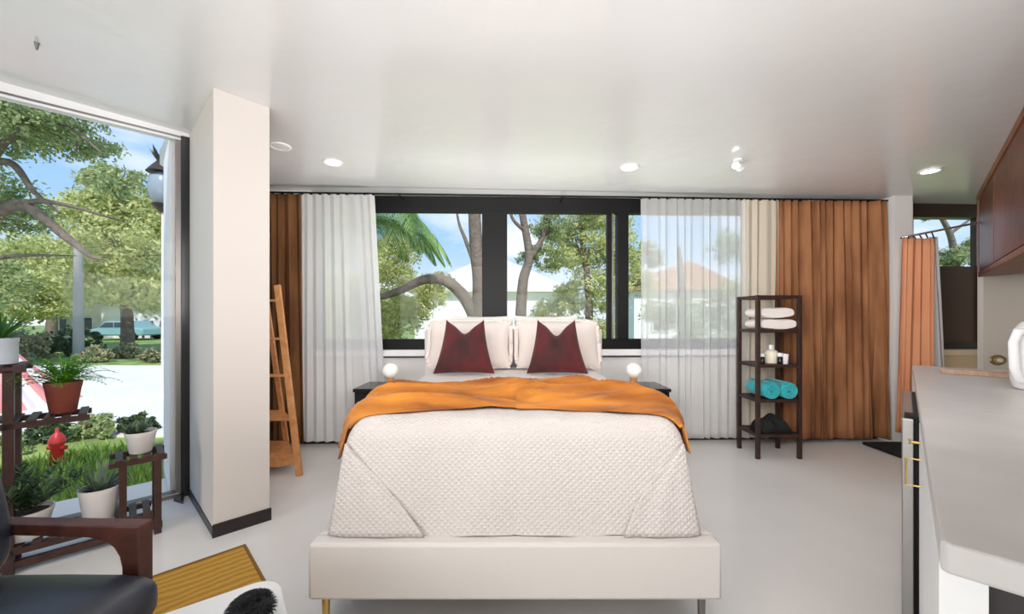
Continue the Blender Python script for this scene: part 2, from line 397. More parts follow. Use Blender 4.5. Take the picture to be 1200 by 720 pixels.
def rodded(label, cat, name, x0, x1, yoff, z0, nf, amp, mt, seed, x0b=None, x1b=None, ztop=None, jitter=.5, solid=.003):
    xm = (x0+x1)/2; zt = (2.438-.004*xm) if ztop is None else ztop
    r = thing(name, label, cat, (xm, bw(xm)-yoff, z0))
    curtain(x0, x1, lambda x: bw(x)-yoff, z0, zt, nf, amp, mt, 'curtain_panel', None, None, seed=seed, parent=r, x0b=x0b, x1b=x1b, jitter=jitter, solid=solid)
    hk = None
    for k in range(nf+1):
        x = x0+(x1-x0)*k/nf
        if hk is None:
            m = MB(); m.box(x-.010, x+.010, bw(x)-yoff-.011, bw(x)-yoff+.011, zt-.005, zt+.012); hk = m.build('curtain_hook', BLACK, r); hx0 = x
        else:
            o = hk.copy(); C.objects.link(o); o.location = hk.location+Vector((x-hx0, .03*(x-hx0), 0))
    return r
rodded('dark brown curtain hanging beside the white pillar, left of the sheer curtains', 'curtain', 'window_curtain', -2.85, -2.03, .14, .05, 9, .04, BROWN, 3, x1b=-2.00)
rodded('white sheer curtain left of the bed, beside the dark brown curtain', 'curtain', 'sheer_curtain', -2.02, -1.34, .15, .06, 8, .028, SHEERL, 5, x1b=-1.20, solid=0)
rodded('white sheer curtain right of the bed, trees showing through it', 'curtain', 'sheer_curtain', 1.27, 2.32, .15, .06, 12, .026, SHEER, 8, solid=0)
rodded('cream curtain panel hanging behind the dark corner shelf', 'curtain', 'sheer_curtain', 2.28, 2.66, .15, .06, 4, .022, SHEER2, 11, solid=0)
rodded('wide rust brown curtain in deep folds right of the corner shelf', 'curtain', 'window_curtain', 2.62, 3.75, .15, .045, 13, .050, RUST, 14, x1b=3.79, jitter=.9)
tr_ = thing('curtain_rod', 'long thin black curtain rod running above the back windows', 'curtain rod', (0.4, bw(.4)-.15, 2.44))
MB().tube([(-2.95,bw(-2.95)-.15,2.462),(3.78,bw(3.78)-.15,2.434)], .008, 10).build('rod', BLACK, tr_)
for x in (-2.9,-1.1,.5,2.5,3.75): MB().tube([(x,bw(x)-.15,2.45-.004*x),(x,bw(x)+.03,2.45-.004*x)], .007, 8).build('bracket', BLACK, tr_)

# shower curtain
r = thing('shower_curtain', 'salmon orange shower curtain hanging from a thin metal rod by the small window', 'curtain', (3.95, 3.83, .14))
curtain(3.80, 4.13, 3.83, .14, 2.03, 5, .028, SALMON, 'curtain_panel', None, None, seed=21, parent=r, x0b=3.74, x1b=4.12)
curtain(4.11, 4.18, 3.86, .16, 2.05, 2, .014, LINER, 'curtain_liner', None, None, seed=22, parent=r, x0b=4.12, x1b=4.30)
def rodpt(x): f = (x-3.85)/.77; return (x, 3.87-.02*f if f < 1 else 3.85, 2.045+.145*f)
for k in range(6):
    x = 3.83+.06*k; MB().tube([rodpt(x), (x, 3.84, 2.03)], .006, 6).build('curtain_ring', BLACK, r)
m = MB(); m.tube([(3.86,3.895,2.047), (3.88,3.86,2.052), (4.56,3.86,2.185), (4.655,3.90,2.205)], .011, 10)
m.build('shower_rod', mat('chrome', rgb(215,215,215), .2, metal=.8), label='thin chrome shower rod crossing in front of the small window', cat='rod', smooth=True)

MB().box(3.46, 4.3, 3.5, 3.88, .001, .03).build('floor_mat', BLKFAB, bevel=.006, label='black mat on the floor under the salmon shower curtain', cat='mat')

# ------------------------------------------------------------------ bed
BX = .012
bed = thing('bed', 'large upholstered bed with a white rail and pale quilt in the middle of the room', 'bed', (BX, 2.6, 0))
HW = .818
m = MB(); m.box(BX-HW, BX+HW, 1.546, 1.62, .14, .365); m.build('footboard', RAILM, bed, bevel=.014, smooth=True)
for sx in (-1, 1):
    m = MB(); a = BX+sx*HW; b = BX+sx*(HW-.06); m.box(min(a,b), max(a,b), 1.62, 3.62, .14, .365); m.build('side_rail', RAILM, bed, bevel=.014)
m = MB(); m.box(BX-HW, BX+HW, 3.60, 3.68, .14, 1.15); m.build('headboard', LINEN2, bed, bevel=.025, seg=3, smooth=True)
m = MB(); m.box(BX-HW+.06, BX+HW-.06, 1.62, 3.6, .28, .33); m.build('slat_base', RAILM, bed)
for x, y, mm in ((BX-.775,1.61,BRASS),(BX+.765,1.61,GREYM),(BX-.775,3.55,BRASS),(BX+.765,3.55,BRASS)):
    m = MB(); m.lathe([(.013,0),(.017,.14)], (x,y,0), 12); m.build('leg', mm, bed, smooth=True)
# mattress block under the quilt
def quilt_surface(top, x_top, x_bot, y_top, y_bot, yb, zb, r=.07):
    pass
def qprof(s, half_top, half_bot, zt, zb, r):
    """s in [0,1] from bottom edge up to centre -> (offset, z)"""
    L1 = zt-r-zb; L2 = r*PI/2; L3 = half_top-r
    T = L1+L2+L3; d = s*T
    if d < L1: f = d/L1; return half_bot+(half_top-half_bot)*f, zb+L1*f
    d -= L1
    if d < L2: a = d/r; return half_top-r+r*math.cos(a), zt-r+r*math.sin(a)
    return half_top-r-(d-L2), zt
ZT, ZB = .83, .368
def cover(u, v):
    # u across (0..1), v from front hem (0) to back (1)
    su = 1-abs(2*u-1); sg = -1 if u < .5 else 1
    ox, zx = qprof(su, .715, .772, ZT, ZB, .075)
    fy, zy = qprof(min(1, v*1.0), .95, 1.0, ZT, ZB, .085)
    z = min(zx, zy)
    x = BX+sg*ox
    y = 2.60-fy if v < 1 else 2.6
    # the front face tapers with height too
    zz = (z-ZB)/(ZT-ZB)
    dz = .004*math.sin(x*9+1)*math.sin(y*7)+.003*math.sin(x*23+y*5)
    return (x, y+(.006*math.sin(x*14)*(1-zz)), z+(dz if zz > .9 else 0))
# build cover as block: top shell by superposed profile
def cover2(u, v):
    su = 1-abs(2*u-1); sg = -1 if u < .5 else 1
    ox, zx = qprof(su, .715, .772, ZT, ZB, .085)
    hx = ox/.715
    T1 = .32                                # share of v on the front face
    if v < T1:
        f = v/T1; L1 = ZT-.09-ZB; L2 = .09*PI/2; d = f*(L1+L2)
        if d < L1: yy = 1.60+.045*(d/L1); zy = ZB+d
        else: a = (d-L1)/.09; yy = 1.645+.09*(1-math.cos(a)); zy = ZT-.09+.09*math.sin(a)
    else: yy = 1.735+(3.55-1.735)*(v-T1)/(1-T1); zy = ZT
    return ox, zx, sg, yy, zy
def cover3(u, v):
    # rounded-box: combine profiles so that the front face spans the full width and corners are rounded
    sg = 2*u-1; a = abs(sg); s = 1 if sg > 0 else -1
    T1 = .34; r = .085
    if v < T1:
        L1 = ZT-r-ZB; L2 = r*PI/2; d = v/T1*(L1+L2)
        if d < L1: yf = 0.0; z = ZB+d; inset = 0.0
        else: q = (d-L1)/r; yf = r*(1-math.cos(q)); z = ZT-r+r*math.sin(q)
    else: yf = r+(3.55-1.60-r)*(v-T1)/(1-T1); z = ZT
    zf = (z-ZB)/(ZT-ZB)
    half = .772-.055*min(1, zf)
    y0 = 1.60+.05*min(1, zf)
    # horizontally: flat then rounded corner then side
    return half, y0, yf, z, a, s
NU, NV = 72, 60
def cov(u, v):
    half, y0, yf, z, a, s = cover3(u, v)
    # a: 0..1, last 35% runs over the side down to the hem
    r = .085; A1 = .62
    dz = 0
    if a < A1: x = (half-r)*a/A1; side = 0
    else:
        g = (a-A1)/(1-A1); h = max(0, z-r-ZB); L2 = r*PI/2; d = g*(L2+h)
        if d < L2: q = d/r; x = half-r+r*math.sin(q); dz = r*(1-math.cos(q))
        else: x = half+(d-L2)*.12; dz = r+(d-L2)
    zz = max(ZB, z-dz)
    # round the vertical corner of the front
    y = y0+yf
    cx = max(0, x-(half-.07))
    if yf < .09: y += cx*cx*3.2
    w = .0025*math.sin(x*11+1)*math.sin(y*9)+.002*math.sin(x*27+y*6)
    y += .006*math.sin(x*13+z*7)*(1 if yf < .02 else 0)
    return (BX+s*x, y, zz+w)
MB().grid(cov, NU, NV).build('quilt', QUILT, bed, smooth=True)
# folded corner flaps at the foot
for s, pts in ((-1, [(-.786,.368),(-.37,.368),(-.50,.60),(-.61,.735),(-.735,.735)]), (1, [(.795,.368),(.46,.368),(.53,.50),(.62,.66),(.66,.735),(.742,.735)])):
    # fan over the rows: outer edge -> inner edge
    def flap(u, v, s=s, pts=pts):
        if s < 0: outer = (-.752+.055*v, .369+.36*v); inner = (-.355-.34*v+.02*math.sin(PI*v), .369+.36*v)
        else: outer = (.772-.055*v, .369+.36*v); inner = (.455+.26*v-.04*math.sin(PI*v), .369+.36*v)
        x = outer[0]+(inner[0]-outer[0])*u; z = outer[1]
        v = v*.78; y0 = 1.60+.05*v; hw = .772-.055*v; cx = max(0, abs(x-BX)-(hw-.07))
        return (x, y0-.004-(.009*math.sin(PI*u*.9)+.004*math.sin(u*14)*u)*(1-v)+cx*cx*3.0, z)
    MB().grid(flap, 24, 16).build('corner_fold', QUILT, bed, smooth=True, solid=.006)
m = MB(); m.box(BX-.70, BX+.70, 1.68, 3.58, .34, .74); m.build('mattress', LINEN2, bed, bevel=.05, seg=4)

# throw blanket
def throw(u, v):
    s = (u*2-1)*1.0
    a = abs(s); sg = 1 if s > 0 else -1
    half = .72; r = .09
    drop = .085 if sg < 0 else .06
    T = (half-r)+r*PI/2+drop; d = a*T
    if d < half-r: x = d; z = ZT
    elif d < half-r+r*PI/2: q = (d-half+r)/r; x = half-r+r*math.sin(q); z = ZT-r*(1-math.cos(q))
    else: e_ = d-(half-r+r*PI/2); x = half+e_*.22; z = ZT-r-e_
    f = min(1, a*1.08)
    yf = 1.83-.17*f**1.4 if sg < 0 else 1.81-.15*f**1.4
    yb = 2.37-.06*f**2
    yb += .08*math.exp(-(a/.25)**2)
    y = yf+(yb-yf)*v
    w1 = v+.10*math.sin(s*3.1+1)+.05*math.sin(s*7.3)
    h = .010+.050*(1-abs(math.sin(w1*9.5+s*1.1)))**1.3+.024*(1-abs(math.sin(w1*17-s*2.3+.7)))**1.2+.008*(math.sin(w1*23-s*3.5)*.5+.5)
    h += .022*math.exp(-((v-.55-.25*s)/.10)**2)
    h *= min(1, v*9+.25)*min(1, (1-v)*9+.25)
    if y < 1.735 and d < half: z -= .085-math.sqrt(max(0, .085**2-(1.735-y)**2))
    nx = max(0, (d-(half-r))/(r*PI/2)); nx = min(1, nx)
    q = nx*PI/2
    return (BX+sg*(x+h*math.sin(q)), y, z+h*math.cos(q)+.002)
MB().grid(throw, 120, 70).build('throw_blanket', THROW, smooth=True, solid=.006, label='mustard orange throw blanket draped across the foot half of the bed', cat='blanket')

# pillows
def pillow(w, h, t, base, lean, rotz=0, dip=0, flare=0, peak=0, seed=1):
    """standing cushion, local: x width, z height, y thickness; base = centre of bottom edge"""
    rd = random.Random(seed); o1, o2 = rd.uniform(0,6), rd.uniform(0,6)
    m = MB(); n = 26
    for side in (-1, 1):
        def fn(u, v):
            a = 2*u-1; b = 2*v-1
            th = ((1-abs(a)**2.6)*(1-abs(b)**2.6))**.55*t/2
            pin = 1-.07*(1-abs(b)**2)*abs(a)
            x = a*w/2*pin*(1-flare*b*.5)
            z = (b*h/2)*(1-.05*(1-a*a)*abs(b)) + h/2
            z -= dip*math.exp(-(a/.45)**2)*v**2.5
            th *= 1-.45*(1 if dip else 0)*math.exp(-(a/.3)**2)*v**2
            x += .0
            z += peak*abs(a)**6*v**6
            y = side*th+.006*math.sin(a*5+o1)*math.sin(b*4+o2)*(1-abs(a)**4)*(1-abs(b)**4)
            q = (x, y, z)
            yy = q[1]*math.cos(lean)+q[2]*math.sin(lean); zz = -q[1]*math.sin(lean)+q[2]*math.cos(lean)
            xx = q[0]*math.cos(rotz)-yy*math.sin(rotz); yy2 = q[0]*math.sin(rotz)+yy*math.cos(rotz)
            return (base[0]+xx, base[1]+yy2, base[2]+zz)
        if side > 0: m.grid(fn, n, n)
        else: m.grid(lambda u, v: fn(1-u, v), n, n)
    return m
for k, (x, lab) in enumerate(((-.262,'large white pillow at the back of the bed, left of the pair against the headboard'),(.305,'large white pillow at the back of the bed, right of the pair against the headboard'))):
    pillow(.56, .44, .16, (x, 3.40, .845), math.radians(14), seed=k).build('bed_pillow', LINEN2, smooth=True, label=lab, cat='pillow', group='white bed pillows')
for k, (x, lab) in enumerate(((-.350,'pinkish white pillow with a ruffled edge behind the left red cushion'),(.375,'pinkish white pillow with a ruffled edge behind the right red cushion'))):
    r = thing('bed_pillow', lab, 'pillow', (x, 3.17, .84), 'white bed pillows')
    pillow(.68, .405, .15, (x, 3.17, .845), math.radians(20), seed=k+5).build('pillow_body', LINEN, r, smooth=True)
    # ruffled flange
    m = MB(); nn = 120; le = math.radians(20)
    def fl(u, v, x=x):
        t = u*2*PI; c, s_ = math.cos(t), math.sin(t)
        e1 = .28
        a = math.copysign(abs(c)**e1, c); b = math.copysign(abs(s_)**e1, s_)
        k_ = 1+.10*v
        px_ = a*.325*k_; pz = .205+b*.19*(1+.12*v); py = .010*math.sin(u*130)*v
        return (x+px_, 3.17+py*math.cos(le)+pz*math.sin(le), .85+pz*math.cos(le))
    m.grid(fl, nn*2, 3).build('ruffle', LINEN, r, smooth=True, solid=.003)
for k, (x, lab, rz, dp) in enumerate(((-.355,'dark red velvet cushion with a chopped dip on top, left on the bed',.03,.075),(.335,'dark red velvet cushion with a chopped dip on top, right on the bed',-.03,.09))):
    pillow(.37, .385, .15, (x, 2.90, .842), math.radians(15), rz, dip=dp, flare=.46, peak=.03, seed=k+9).build('throw_cushion', VELVET, smooth=True, label=lab, cat='cushion', group='red velvet cushions')

# nightstands and lamps
for sx, side in ((-1,'left'),(1,'right')):
    xa, xb = (-1.375,-.93) if sx < 0 else (.93,1.375)
    r = thing('nightstand', 'low black nightstand %s of the bed below the window' % side, 'nightstand', ((xa+xb)/2, 3.58, 0), 'black nightstands')
    m = MB(); m.box(xa, xb, 3.385, 3.77, .61, .64); m.build('top', BLACKG, r, bevel=.004)
    m = MB(); m.box(xa+.01, xb-.01, 3.40, 3.76, .06, .61); m.build('body', BLACKG, r, bevel=.004)
    for z0, z1 in ((.08,.33),(.345,.595)):
        m = MB(); m.box(xa+.02, xb-.02, 3.388, 3.40, z0, z1); d = m.build('drawer', BLACKG, r, bevel=.003)
        m = MB(); m.lathe([(.012,-.02),(.008,0)], ((xa+xb)/2, 3.388, (z0+z1)/2), 12, 1); m.build('knob', GREYM, d, smooth=True)
    for x in (xa+.03, xb-.03):
        for y in (3.42, 3.74):
            m = MB(); m.box(x-.015, x+.015, y-.015, y+.015, 0, .06); m.build('leg', BLACK, r)
    x = sx*1.09
    r = thing('table_lamp', 'small globe lamp with a wooden base on the %s nightstand' % side, 'lamp', (x, 3.52, .64), 'globe lamps')
    m = MB(); m.lathe([(.036,.64),(.040,.65),(.034,.665),(.030,.70),(.036,.715),(.020,.72)], (x,3.52,0), 20); m.build('lamp_base', PINE, r, smooth=True)
    m = MB(); m.lathe([(.002+.066*math.sin(PI*k/12), .782-.064*math.cos(PI*k/12)) for k in range(13)], (x,3.52,0), 24); m.build('lamp_globe', GLOBE, r, smooth=True)

# ------------------------------------------------------------------ ladder shelf
lad = thing('ladder_shelf', 'light wooden A-frame ladder shelf half hidden behind the white pillar', 'shelf', (-2.12, 3.3, 0))
fr = {-1: ((-2.50,3.14,0), (-2.25,3.32,1.53)), 1: ((-1.69,3.12,0), (-1.985,3.32,1.53))}
rr = {-1: ((-2.42,3.52,0), (-2.23,3.34,1.42)), 1: ((-1.99,3.50,0), (-2.10,3.35,1.42))}
def lerp(a, b, t): return tuple(a[i]+(b[i]-a[i])*t for i in range(3))
for s in (-1, 1):
    m = MB(); m.beam(*fr[s], .026, .05); m.build('front_leg', PINE, lad, bevel=.003)
    m = MB(); m.beam(*rr[s], .024, .04); m.build('rear_leg', PINE, lad, bevel=.003)
for z in (1.40, 1.08, .78):
    t = z/1.53; m = MB(); m.beam(lerp(*fr[-1], t), lerp(*fr[1], t), .05 if z < 1 else .03, .02); m.build('rung', PINE, lad, bevel=.002)
for z in (.43, .15):
    t = z/1.53; a, b, c, d = lerp(*fr[-1],t), lerp(*fr[1],t), lerp(*rr[1],t), lerp(*rr[-1],t)
    m = MB(); m.prism([a[:2], b[:2], c[:2], d[:2]], z-.012, z+.012); m.build('shelf', PINE, lad, bevel=.003)
m = MB(); t = .085; a, b = lerp(*fr[-1],t), lerp(*fr[1],t)
def skirt(u, v): x = a[0]+(b[0]-a[0])*u; return (x, 3.14, .14-(.035+.045*abs(math.sin(PI*u*2)))*v)
m.grid(skirt, 30, 3).build('scalloped_apron', PINE, lad, solid=.014)

# ------------------------------------------------------------------ corner shelf tower
sx0, sx1, sy0, sy1 = 2.185, 2.555, 3.49, 3.775
tw = thing('shelf_tower', 'dark wooden four post shelf tower of towels in front of the curtains', 'shelf', ((sx0+sx1)/2, (sy0+sy1)/2, 0))
for x in (sx0, sx1):
    for y in (sy0, sy1):
        m = MB(); m.box(x-.016, x+.016, y-.016, y+.016, 0, 1.455); m.build('post', SHELFW, tw, bevel=.002)
for z in (1.44, 1.135, .825, .515, .205):
    m = MB(); m.box(sx0-.01, sx1+.01, sy0-.01, sy0+.012, z-.014, z+.014); m.box(sx0-.01, sx1+.01, sy1-.012, sy1+.01, z-.014, z+.014)
    m.box(sx0-.01, sx0+.012, sy0, sy1, z-.014, z+.014); m.box(sx1-.012, sx1+.01, sy0, sy1, z-.014, z+.014)
    for k in range(7):
        if z > 1.4: break
        y = sy0+.035+k*(sy1-sy0-.07)/6; m.box(sx0, sx1, y-.016, y+.016, z-.006, z+.010)
    m.build('shelf', SHELFW, tw, bevel=.001)
def roll(cx, cz, r, y0, y1):
    m = MB(); pts = []; n = 90; th = .011
    for k in range(n+1):
        a = k/n*2*PI*3.3; rad = .012+(r-.012)*k/n; pts.append((math.cos(a)*rad, math.sin(a)*rad*.95, rad))
    def fn(u, v):
        k = u*n; i = min(n-1, int(k)); f = k-i
        x = pts[i][0]*(1-f)+pts[i+1][0]*f; z = pts[i][1]*(1-f)+pts[i+1][1]*f
        return (cx+x, y0+(y1-y0)*v, cz+z)
    m.grid(fn, n, 6); return m
for k, (cx, lab) in enumerate(((2.30,'rolled teal towel on the shelf tower, left of the two'),(2.455,'rolled teal towel on the shelf tower, right of the two'))):
    roll(cx, .603, .0745, 3.475, 3.77).build('rolled_towel', TEAL, smooth=True, solid=.015, label=lab, cat='towel', group='teal towel rolls')
for k, (z, lab) in enumerate(((1.148,'folded white towel on the top shelf of the tower, lower of two'),(1.25,'folded white towel on the top shelf of the tower, upper of two'))):
    m = MB(); w = .32-.02*k; x0 = 2.225+.0*k
    def tf(u, v, z=z, w=w):
        a = 2*PI*u; e1 = .45
        c, s_ = math.cos(a), math.sin(a)
        q = math.copysign(abs(c)**e1, c); p = math.copysign(abs(s_)**.8, s_)
        sc = 1-max(0, abs(v-.5)*2-.9)*1.2
        return (x0+w/2+q*w/2*(1 if q > 0 else 1), 3.51+.24*v, z+.0475+p*.045*sc+.004*math.sin(q*4+v*6+z*9))
    m.grid(tf, 48, 12)
    n = 49; m.f += [tuple(range(48)), tuple(12*49+i for i in range(47,-1,-1))]
    m.build('folded_towel', TOWEL, smooth=True, label=lab, cat='towel', group='white folded towels')
def bottle(name, x, y, z, prof, mt, lab, capm=None, caprof=None, cat='bottle', group=None):
    r = thing(name, lab, cat, (x,y,z), group)
    MB().lathe(prof, (x,y,z), 18).build('body', mt, r, smooth=True)
    if caprof: MB().lathe(caprof, (x,y,z), 14).build('cap', capm, r, smooth=True)
bottle('lotion_bottle', 2.39, 3.62, .837, [(.05,0),(.055,.01),(.055,.09),(.05,.11),(.02,.13)], CREAM, 'cream lotion bottle standing between two small dark bottles on the tower', PLASTIC, [(.022,.128),(.022,.165),(.012,.17)])
bottle('small_bottle', 2.255, 3.54, .837, [(.02,0),(.022,.005),(.022,.06),(.01,.07)], BLACKG, 'small dark bottle on the tower, left of the cream bottle', PLASTIC, [(.022,.068),(.022,.095)], group='small dark bottles')
bottle('small_bottle', 2.42, 3.545, .837, [(.02,0),(.022,.005),(.022,.06),(.01,.07)], BLACKG, 'small dark bottle on the tower, right in front of the cream bottle', PLASTIC, [(.022,.068),(.022,.1)], group='small dark bottles')
bottle('drinking_cup', 2.47, 3.55, .837, [(.022,0),(.028,.09),(.026,.09),(.02,.01)], PLASTIC, 'white cup beside the right small dark bottle on the tower', cat='cup')
m = MB()
def bag(u, v):
    a = 2*u-1; b = 2*v-1; return (2.38+a*.145*(1-.1*b*b), 3.61+b*.10, .217+.10*max(0,(1-a**4)*(1-b**4))**.5*(1+.25*math.sin(a*7+b*3))+.03*max(0,1-((a-.1)/.2)**2)*(1-b*b))
m.grid(bag, 30, 20); m.build('folded_bag', BLKFAB, smooth=True, label='crumpled black fabric bag on the lowest shelf of the tower', cat='bag', solid=.006)

# ------------------------------------------------------------------ kitchen counter
def K(t, q): return (t+.056+q*S2, t-q*S2)
def kp(mb, t0, t1, q0, q1, z0, z1): return mb.prism([K(t0,q0),K(t1,q0),K(t1,q1),K(t0,q1)], z0, z1)
m = MB(); m.prism([K(.616,0),K(.61,.006),K(.61,.81),K(2.87,.81),K(2.87,0)], .862, .91)
m.build('countertop', CONCR, bevel=.006, seg=3, label='long pale grey stone kitchen countertop running diagonally at the right', cat='countertop')
cab = thing('kitchen_cabinet', 'white base cabinet under the near end of the grey countertop', 'cabinet', (*K(1.1,.35), 0))
m = MB(); kp(m, .67, 1.50, .02, .78, .09, .86); m.build('cabinet_body', mat('dark_interior', rgb(40,34,36), .5), cab)
m = MB(); kp(m, .64, .67, .0, .052, .0, .86); m.build('end_post', WHITEC, cab)
m = MB(); kp(m, .70, 1.50, .04, .7, .0, .09); m.build('plinth', BLACK, cab)
for t0, t1 in ((.68,1.085),(1.095,1.50)):
    m = MB(); kp(m, t0, t1, .0, .02, .10, .855); d = m.build('door', WHITEC, cab, bevel=.002)
    th = t1-.14
    if t1 < 1.4: continue
    m = MB(); m.tube([(*K(th,0),.67),(*K(th,-.036),.67),(*K(th,-.036),.763),(*K(th,0),.763)], .0035, 8); m.build('handle', BRASS, d)
    m = MB(); m.tube([(*K(th,0),.822),(*K(th,-.022),.822),(*K(th,-.03),.822)], [.004,.005,.010], 12); m.build('knob', BRASS, d)
fg = thing('mini_fridge', 'stainless under counter fridge with a black door seal seen edge on', 'fridge', (*K(1.9,.3), 0))
m = MB(); kp(m, 1.56, 2.16, .0, .62, .03, .85); m.build('fridge_body', BLACK, fg)
m = MB(); kp(m, 1.56, 2.16, -.048, -.012, .05, .85); m.build('door', STEEL, fg, bevel=.004)
m = MB(); kp(m, 1.57, 2.15, -.012, .0, .05, .85); m.build('door_seal', BLACK, fg)
m = MB(); kp(m, 1.565, 1.62, -.04, .0, .85, .862); m.build('hinge', BLACK, fg)
for t in (1.6, 2.1):
    for q in (.05, .55): MB().lathe([(.02,0),(.02,.03)], (*K(t,q),0), 12).build('foot', BLACK, fg)
c2 = thing('kitchen_cabinet', 'white base cabinet under the far end of the grey countertop', 'cabinet', (*K(2.5,.35), 0))
m = MB(); kp(m, 2.20, 2.84, .02, .78, .0, .86); m.build('cabinet_body', WHITEC, c2)
m = MB(); kp(m, 2.21, 2.83, .0, .02, .09, .85); m.build('door', WHITEC, c2, bevel=.002)
m = MB(); m.tube([(2.92,2.95,.70),(2.93,2.95,.80),(2.95,2.92,.84),(2.93,2.9,.865)], .008, 8)

# tray on the counter
tr = thing('serving_tray', 'long narrow wooden tray at the far end of the grey countertop', 'tray', (2.80, 2.34, .91))
def D(p, a, b): return (p[0]+a*S2+b*S2, p[1]-a*S2+b*S2)
T0 = (2.655,2.43)
m = MB(); m.prism([D(T0,0,0),D(T0,.42,0),D(T0,.42,.10),D(T0,0,.10)], .911, .922); m.build('tray_base', TRAYW, tr, bevel=.002)
for b0 in (0, .09):
    m = MB(); m.prism([D(T0,0,b0),D(T0,.42,b0),D(T0,.42,b0+.01),D(T0,0,b0+.01)], .922, .938); m.build('rim', TRAYW, tr)

# white jug kettle
kc = (2.53, 1.86)
kt = thing('electric_kettle', 'tall white kettle with a black grip at the right end of the countertop', 'kettle', (*kc, .91))
m = MB(); m.lathe([(.085,.911),(.10,.92),(.108,.96),(.108,1.12),(.098,1.20),(.075,1.235),(.03,1.245)], (*kc,0), 28); m.build('kettle_body', PLASTIC, kt, smooth=True)
m = MB(); m.tube([(kc[0]-.09,kc[1]+.0,1.19),(kc[0]-.135,kc[1]+.0,1.19),(kc[0]-.155,kc[1]+.0,1.14),(kc[0]-.150,kc[1],1.02),(kc[0]-.13,kc[1],.965),(kc[0]-.095,kc[1],.955)], .017, 12); m.build('kettle_handle', PLASTIC, kt, smooth=True)
m = MB(); m.tube([(kc[0]-.075,kc[1],1.235),(kc[0]-.05,kc[1],1.275),(kc[0],kc[1],1.29),(kc[0]+.05,kc[1],1.275),(kc[0]+.075,kc[1],1.235)], .009, 10); m.build('top_grip', BLACK, kt, smooth=True)

# brass oval plate on the partition
r = thing('wall_plate', 'small oval brass plate on the beige wall behind the counter', 'wall plate', (4.80, 3.876, .82))
m = MB()
def oval(rx, rz, y0, y1, n=28):
    q = MB(); vs = [(4.80+rx*math.cos(2*PI*k/n), y0, .835+rz*math.sin(2*PI*k/n)) for k in range(n)]+[(4.80+rx*.9*math.cos(2*PI*k/n), y1, .835+rz*.9*math.sin(2*PI*k/n)) for k in range(n)]
    q.add(vs, [tuple(range(n)), tuple(range(2*n-1,n-1,-1))]+[(k,n+k,n+(k+1)%n,(k+1)%n) for k in range(n)]); return q
oval(.085, .052, 3.879, 3.868).build('plate', mat('aged_brass', rgb(150,124,80), .4, metal=.6), r, smooth=True)
oval(.055, .032, 3.868, 3.862).build('rim', mat('brass_pale', rgb(190,170,126), .4, metal=.5), r, smooth=True)
oval(.028, .018, 3.862, 3.856).build('center', PLASTIC, r, smooth=True)

# ------------------------------------------------------------------ upper cabinet
P0 = (4.60,3.875)
def U(t, q): return (P0[0]-t*S2+q*S2, P0[1]-t*S2-q*S2)
uc = thing('wall_cabinet', 'long walnut wall cabinet with sliding doors under the ceiling at the right', 'cabinet', (*U(1.5,.15), 1.66))
def up(mb, t0, t1, q0, q1, z0, z1): return mb.prism([U(t0,q0),U(t1,q0),U(t1,q1),U(t0,q1)], z0, z1)
TOPZ = lambda x, y: ceil_z(x,y)-.006
m = MB(); m.prism([U(0,.015),U(3.6,.015),U(3.6,.33),U(-.0+.33,.33),U(.0,.02)], 1.70, TOPZ); m.build('cabinet_body', WALNUT, uc)
m = MB(); m.prism([U(0,0),U(3.6,0),U(3.6,.34),U(.34,.34)], 1.655, 1.70); m.build('bottom_rail', WALNUT2, uc, bevel=.003)
m = MB(); up(m, 0, 3.6, -.01, .015, lambda x, y: ceil_z(x,y)-.06, TOPZ); m.build('top_rail', WALNUT2, uc)
for t in (0,):
    m = MB(); up(m, t, t+.05, -.008, .015, 1.70, lambda x, y: ceil_z(x,y)-.06); m.build('end_stile', WALNUT, uc)
for i, (t0, t1) in enumerate(((.09,.95),(.99,2.3),(2.34,3.6))):
    m = MB(); up(m, t0, t1, -.0, .013, 1.705, lambda x, y: ceil_z(x,y)-.065); m.build('door', WALNUT, uc, bevel=.003)
m = MB(); up(m, .95, .99, .005, .013, 1.705, lambda x, y: ceil_z(x,y)-.065); up(m, 2.3, 2.34, .005, .013, 1.705, lambda x, y: ceil_z(x,y)-.065); m.build('door_gap', BLACK, uc)

# ------------------------------------------------------------------ ceiling lights
def dl(px, py, on, lab):
    k = (HY-py)/F; y = 1.25/k
    for _ in range(5): x = (px-600)/F*y; y = (ceil_z(x,y)-CZ)/k
    z = ceil_z(x, y)
    r = thing('downlight', lab, 'ceiling light', (x, y, z), 'round ceiling downlights')
    MB().lathe([(.056,-.002),(.058,-.010),(.074,-.010),(.078,-.001)], (x,y,z), 28, cap=False).build('trim_ring', WHITEC, r, smooth=True)
    MB().lathe([(.001,-.011),(.04,-.010),(.056,-.006),(.056,-.002)], (x,y,z), 24).build('diffuser', DIFF if on else WALL, r, smooth=True)
dl(390, 190, 1, 'lit round downlight above the left sheer curtain')
dl(738, 196, 1, 'lit round downlight above the right side of the bed')
dl(1090, 200, 1, 'lit round downlight at the right, above the salmon shower curtain')
dl(328, 171, 0, 'unlit round downlight right beside the top of the white pillar')
k = (HY-190)/F; y = 1.235/k; x = 265/F*y; z = ceil_z(x,y)
r = thing('ceiling_spotlight', 'small two headed spotlight on the ceiling right of the bed', 'ceiling light', (x,y,z))
MB().lathe([(.035,-.012),(.035,0)], (x,y,z), 18).build('mount', WHITEC, r, smooth=True)
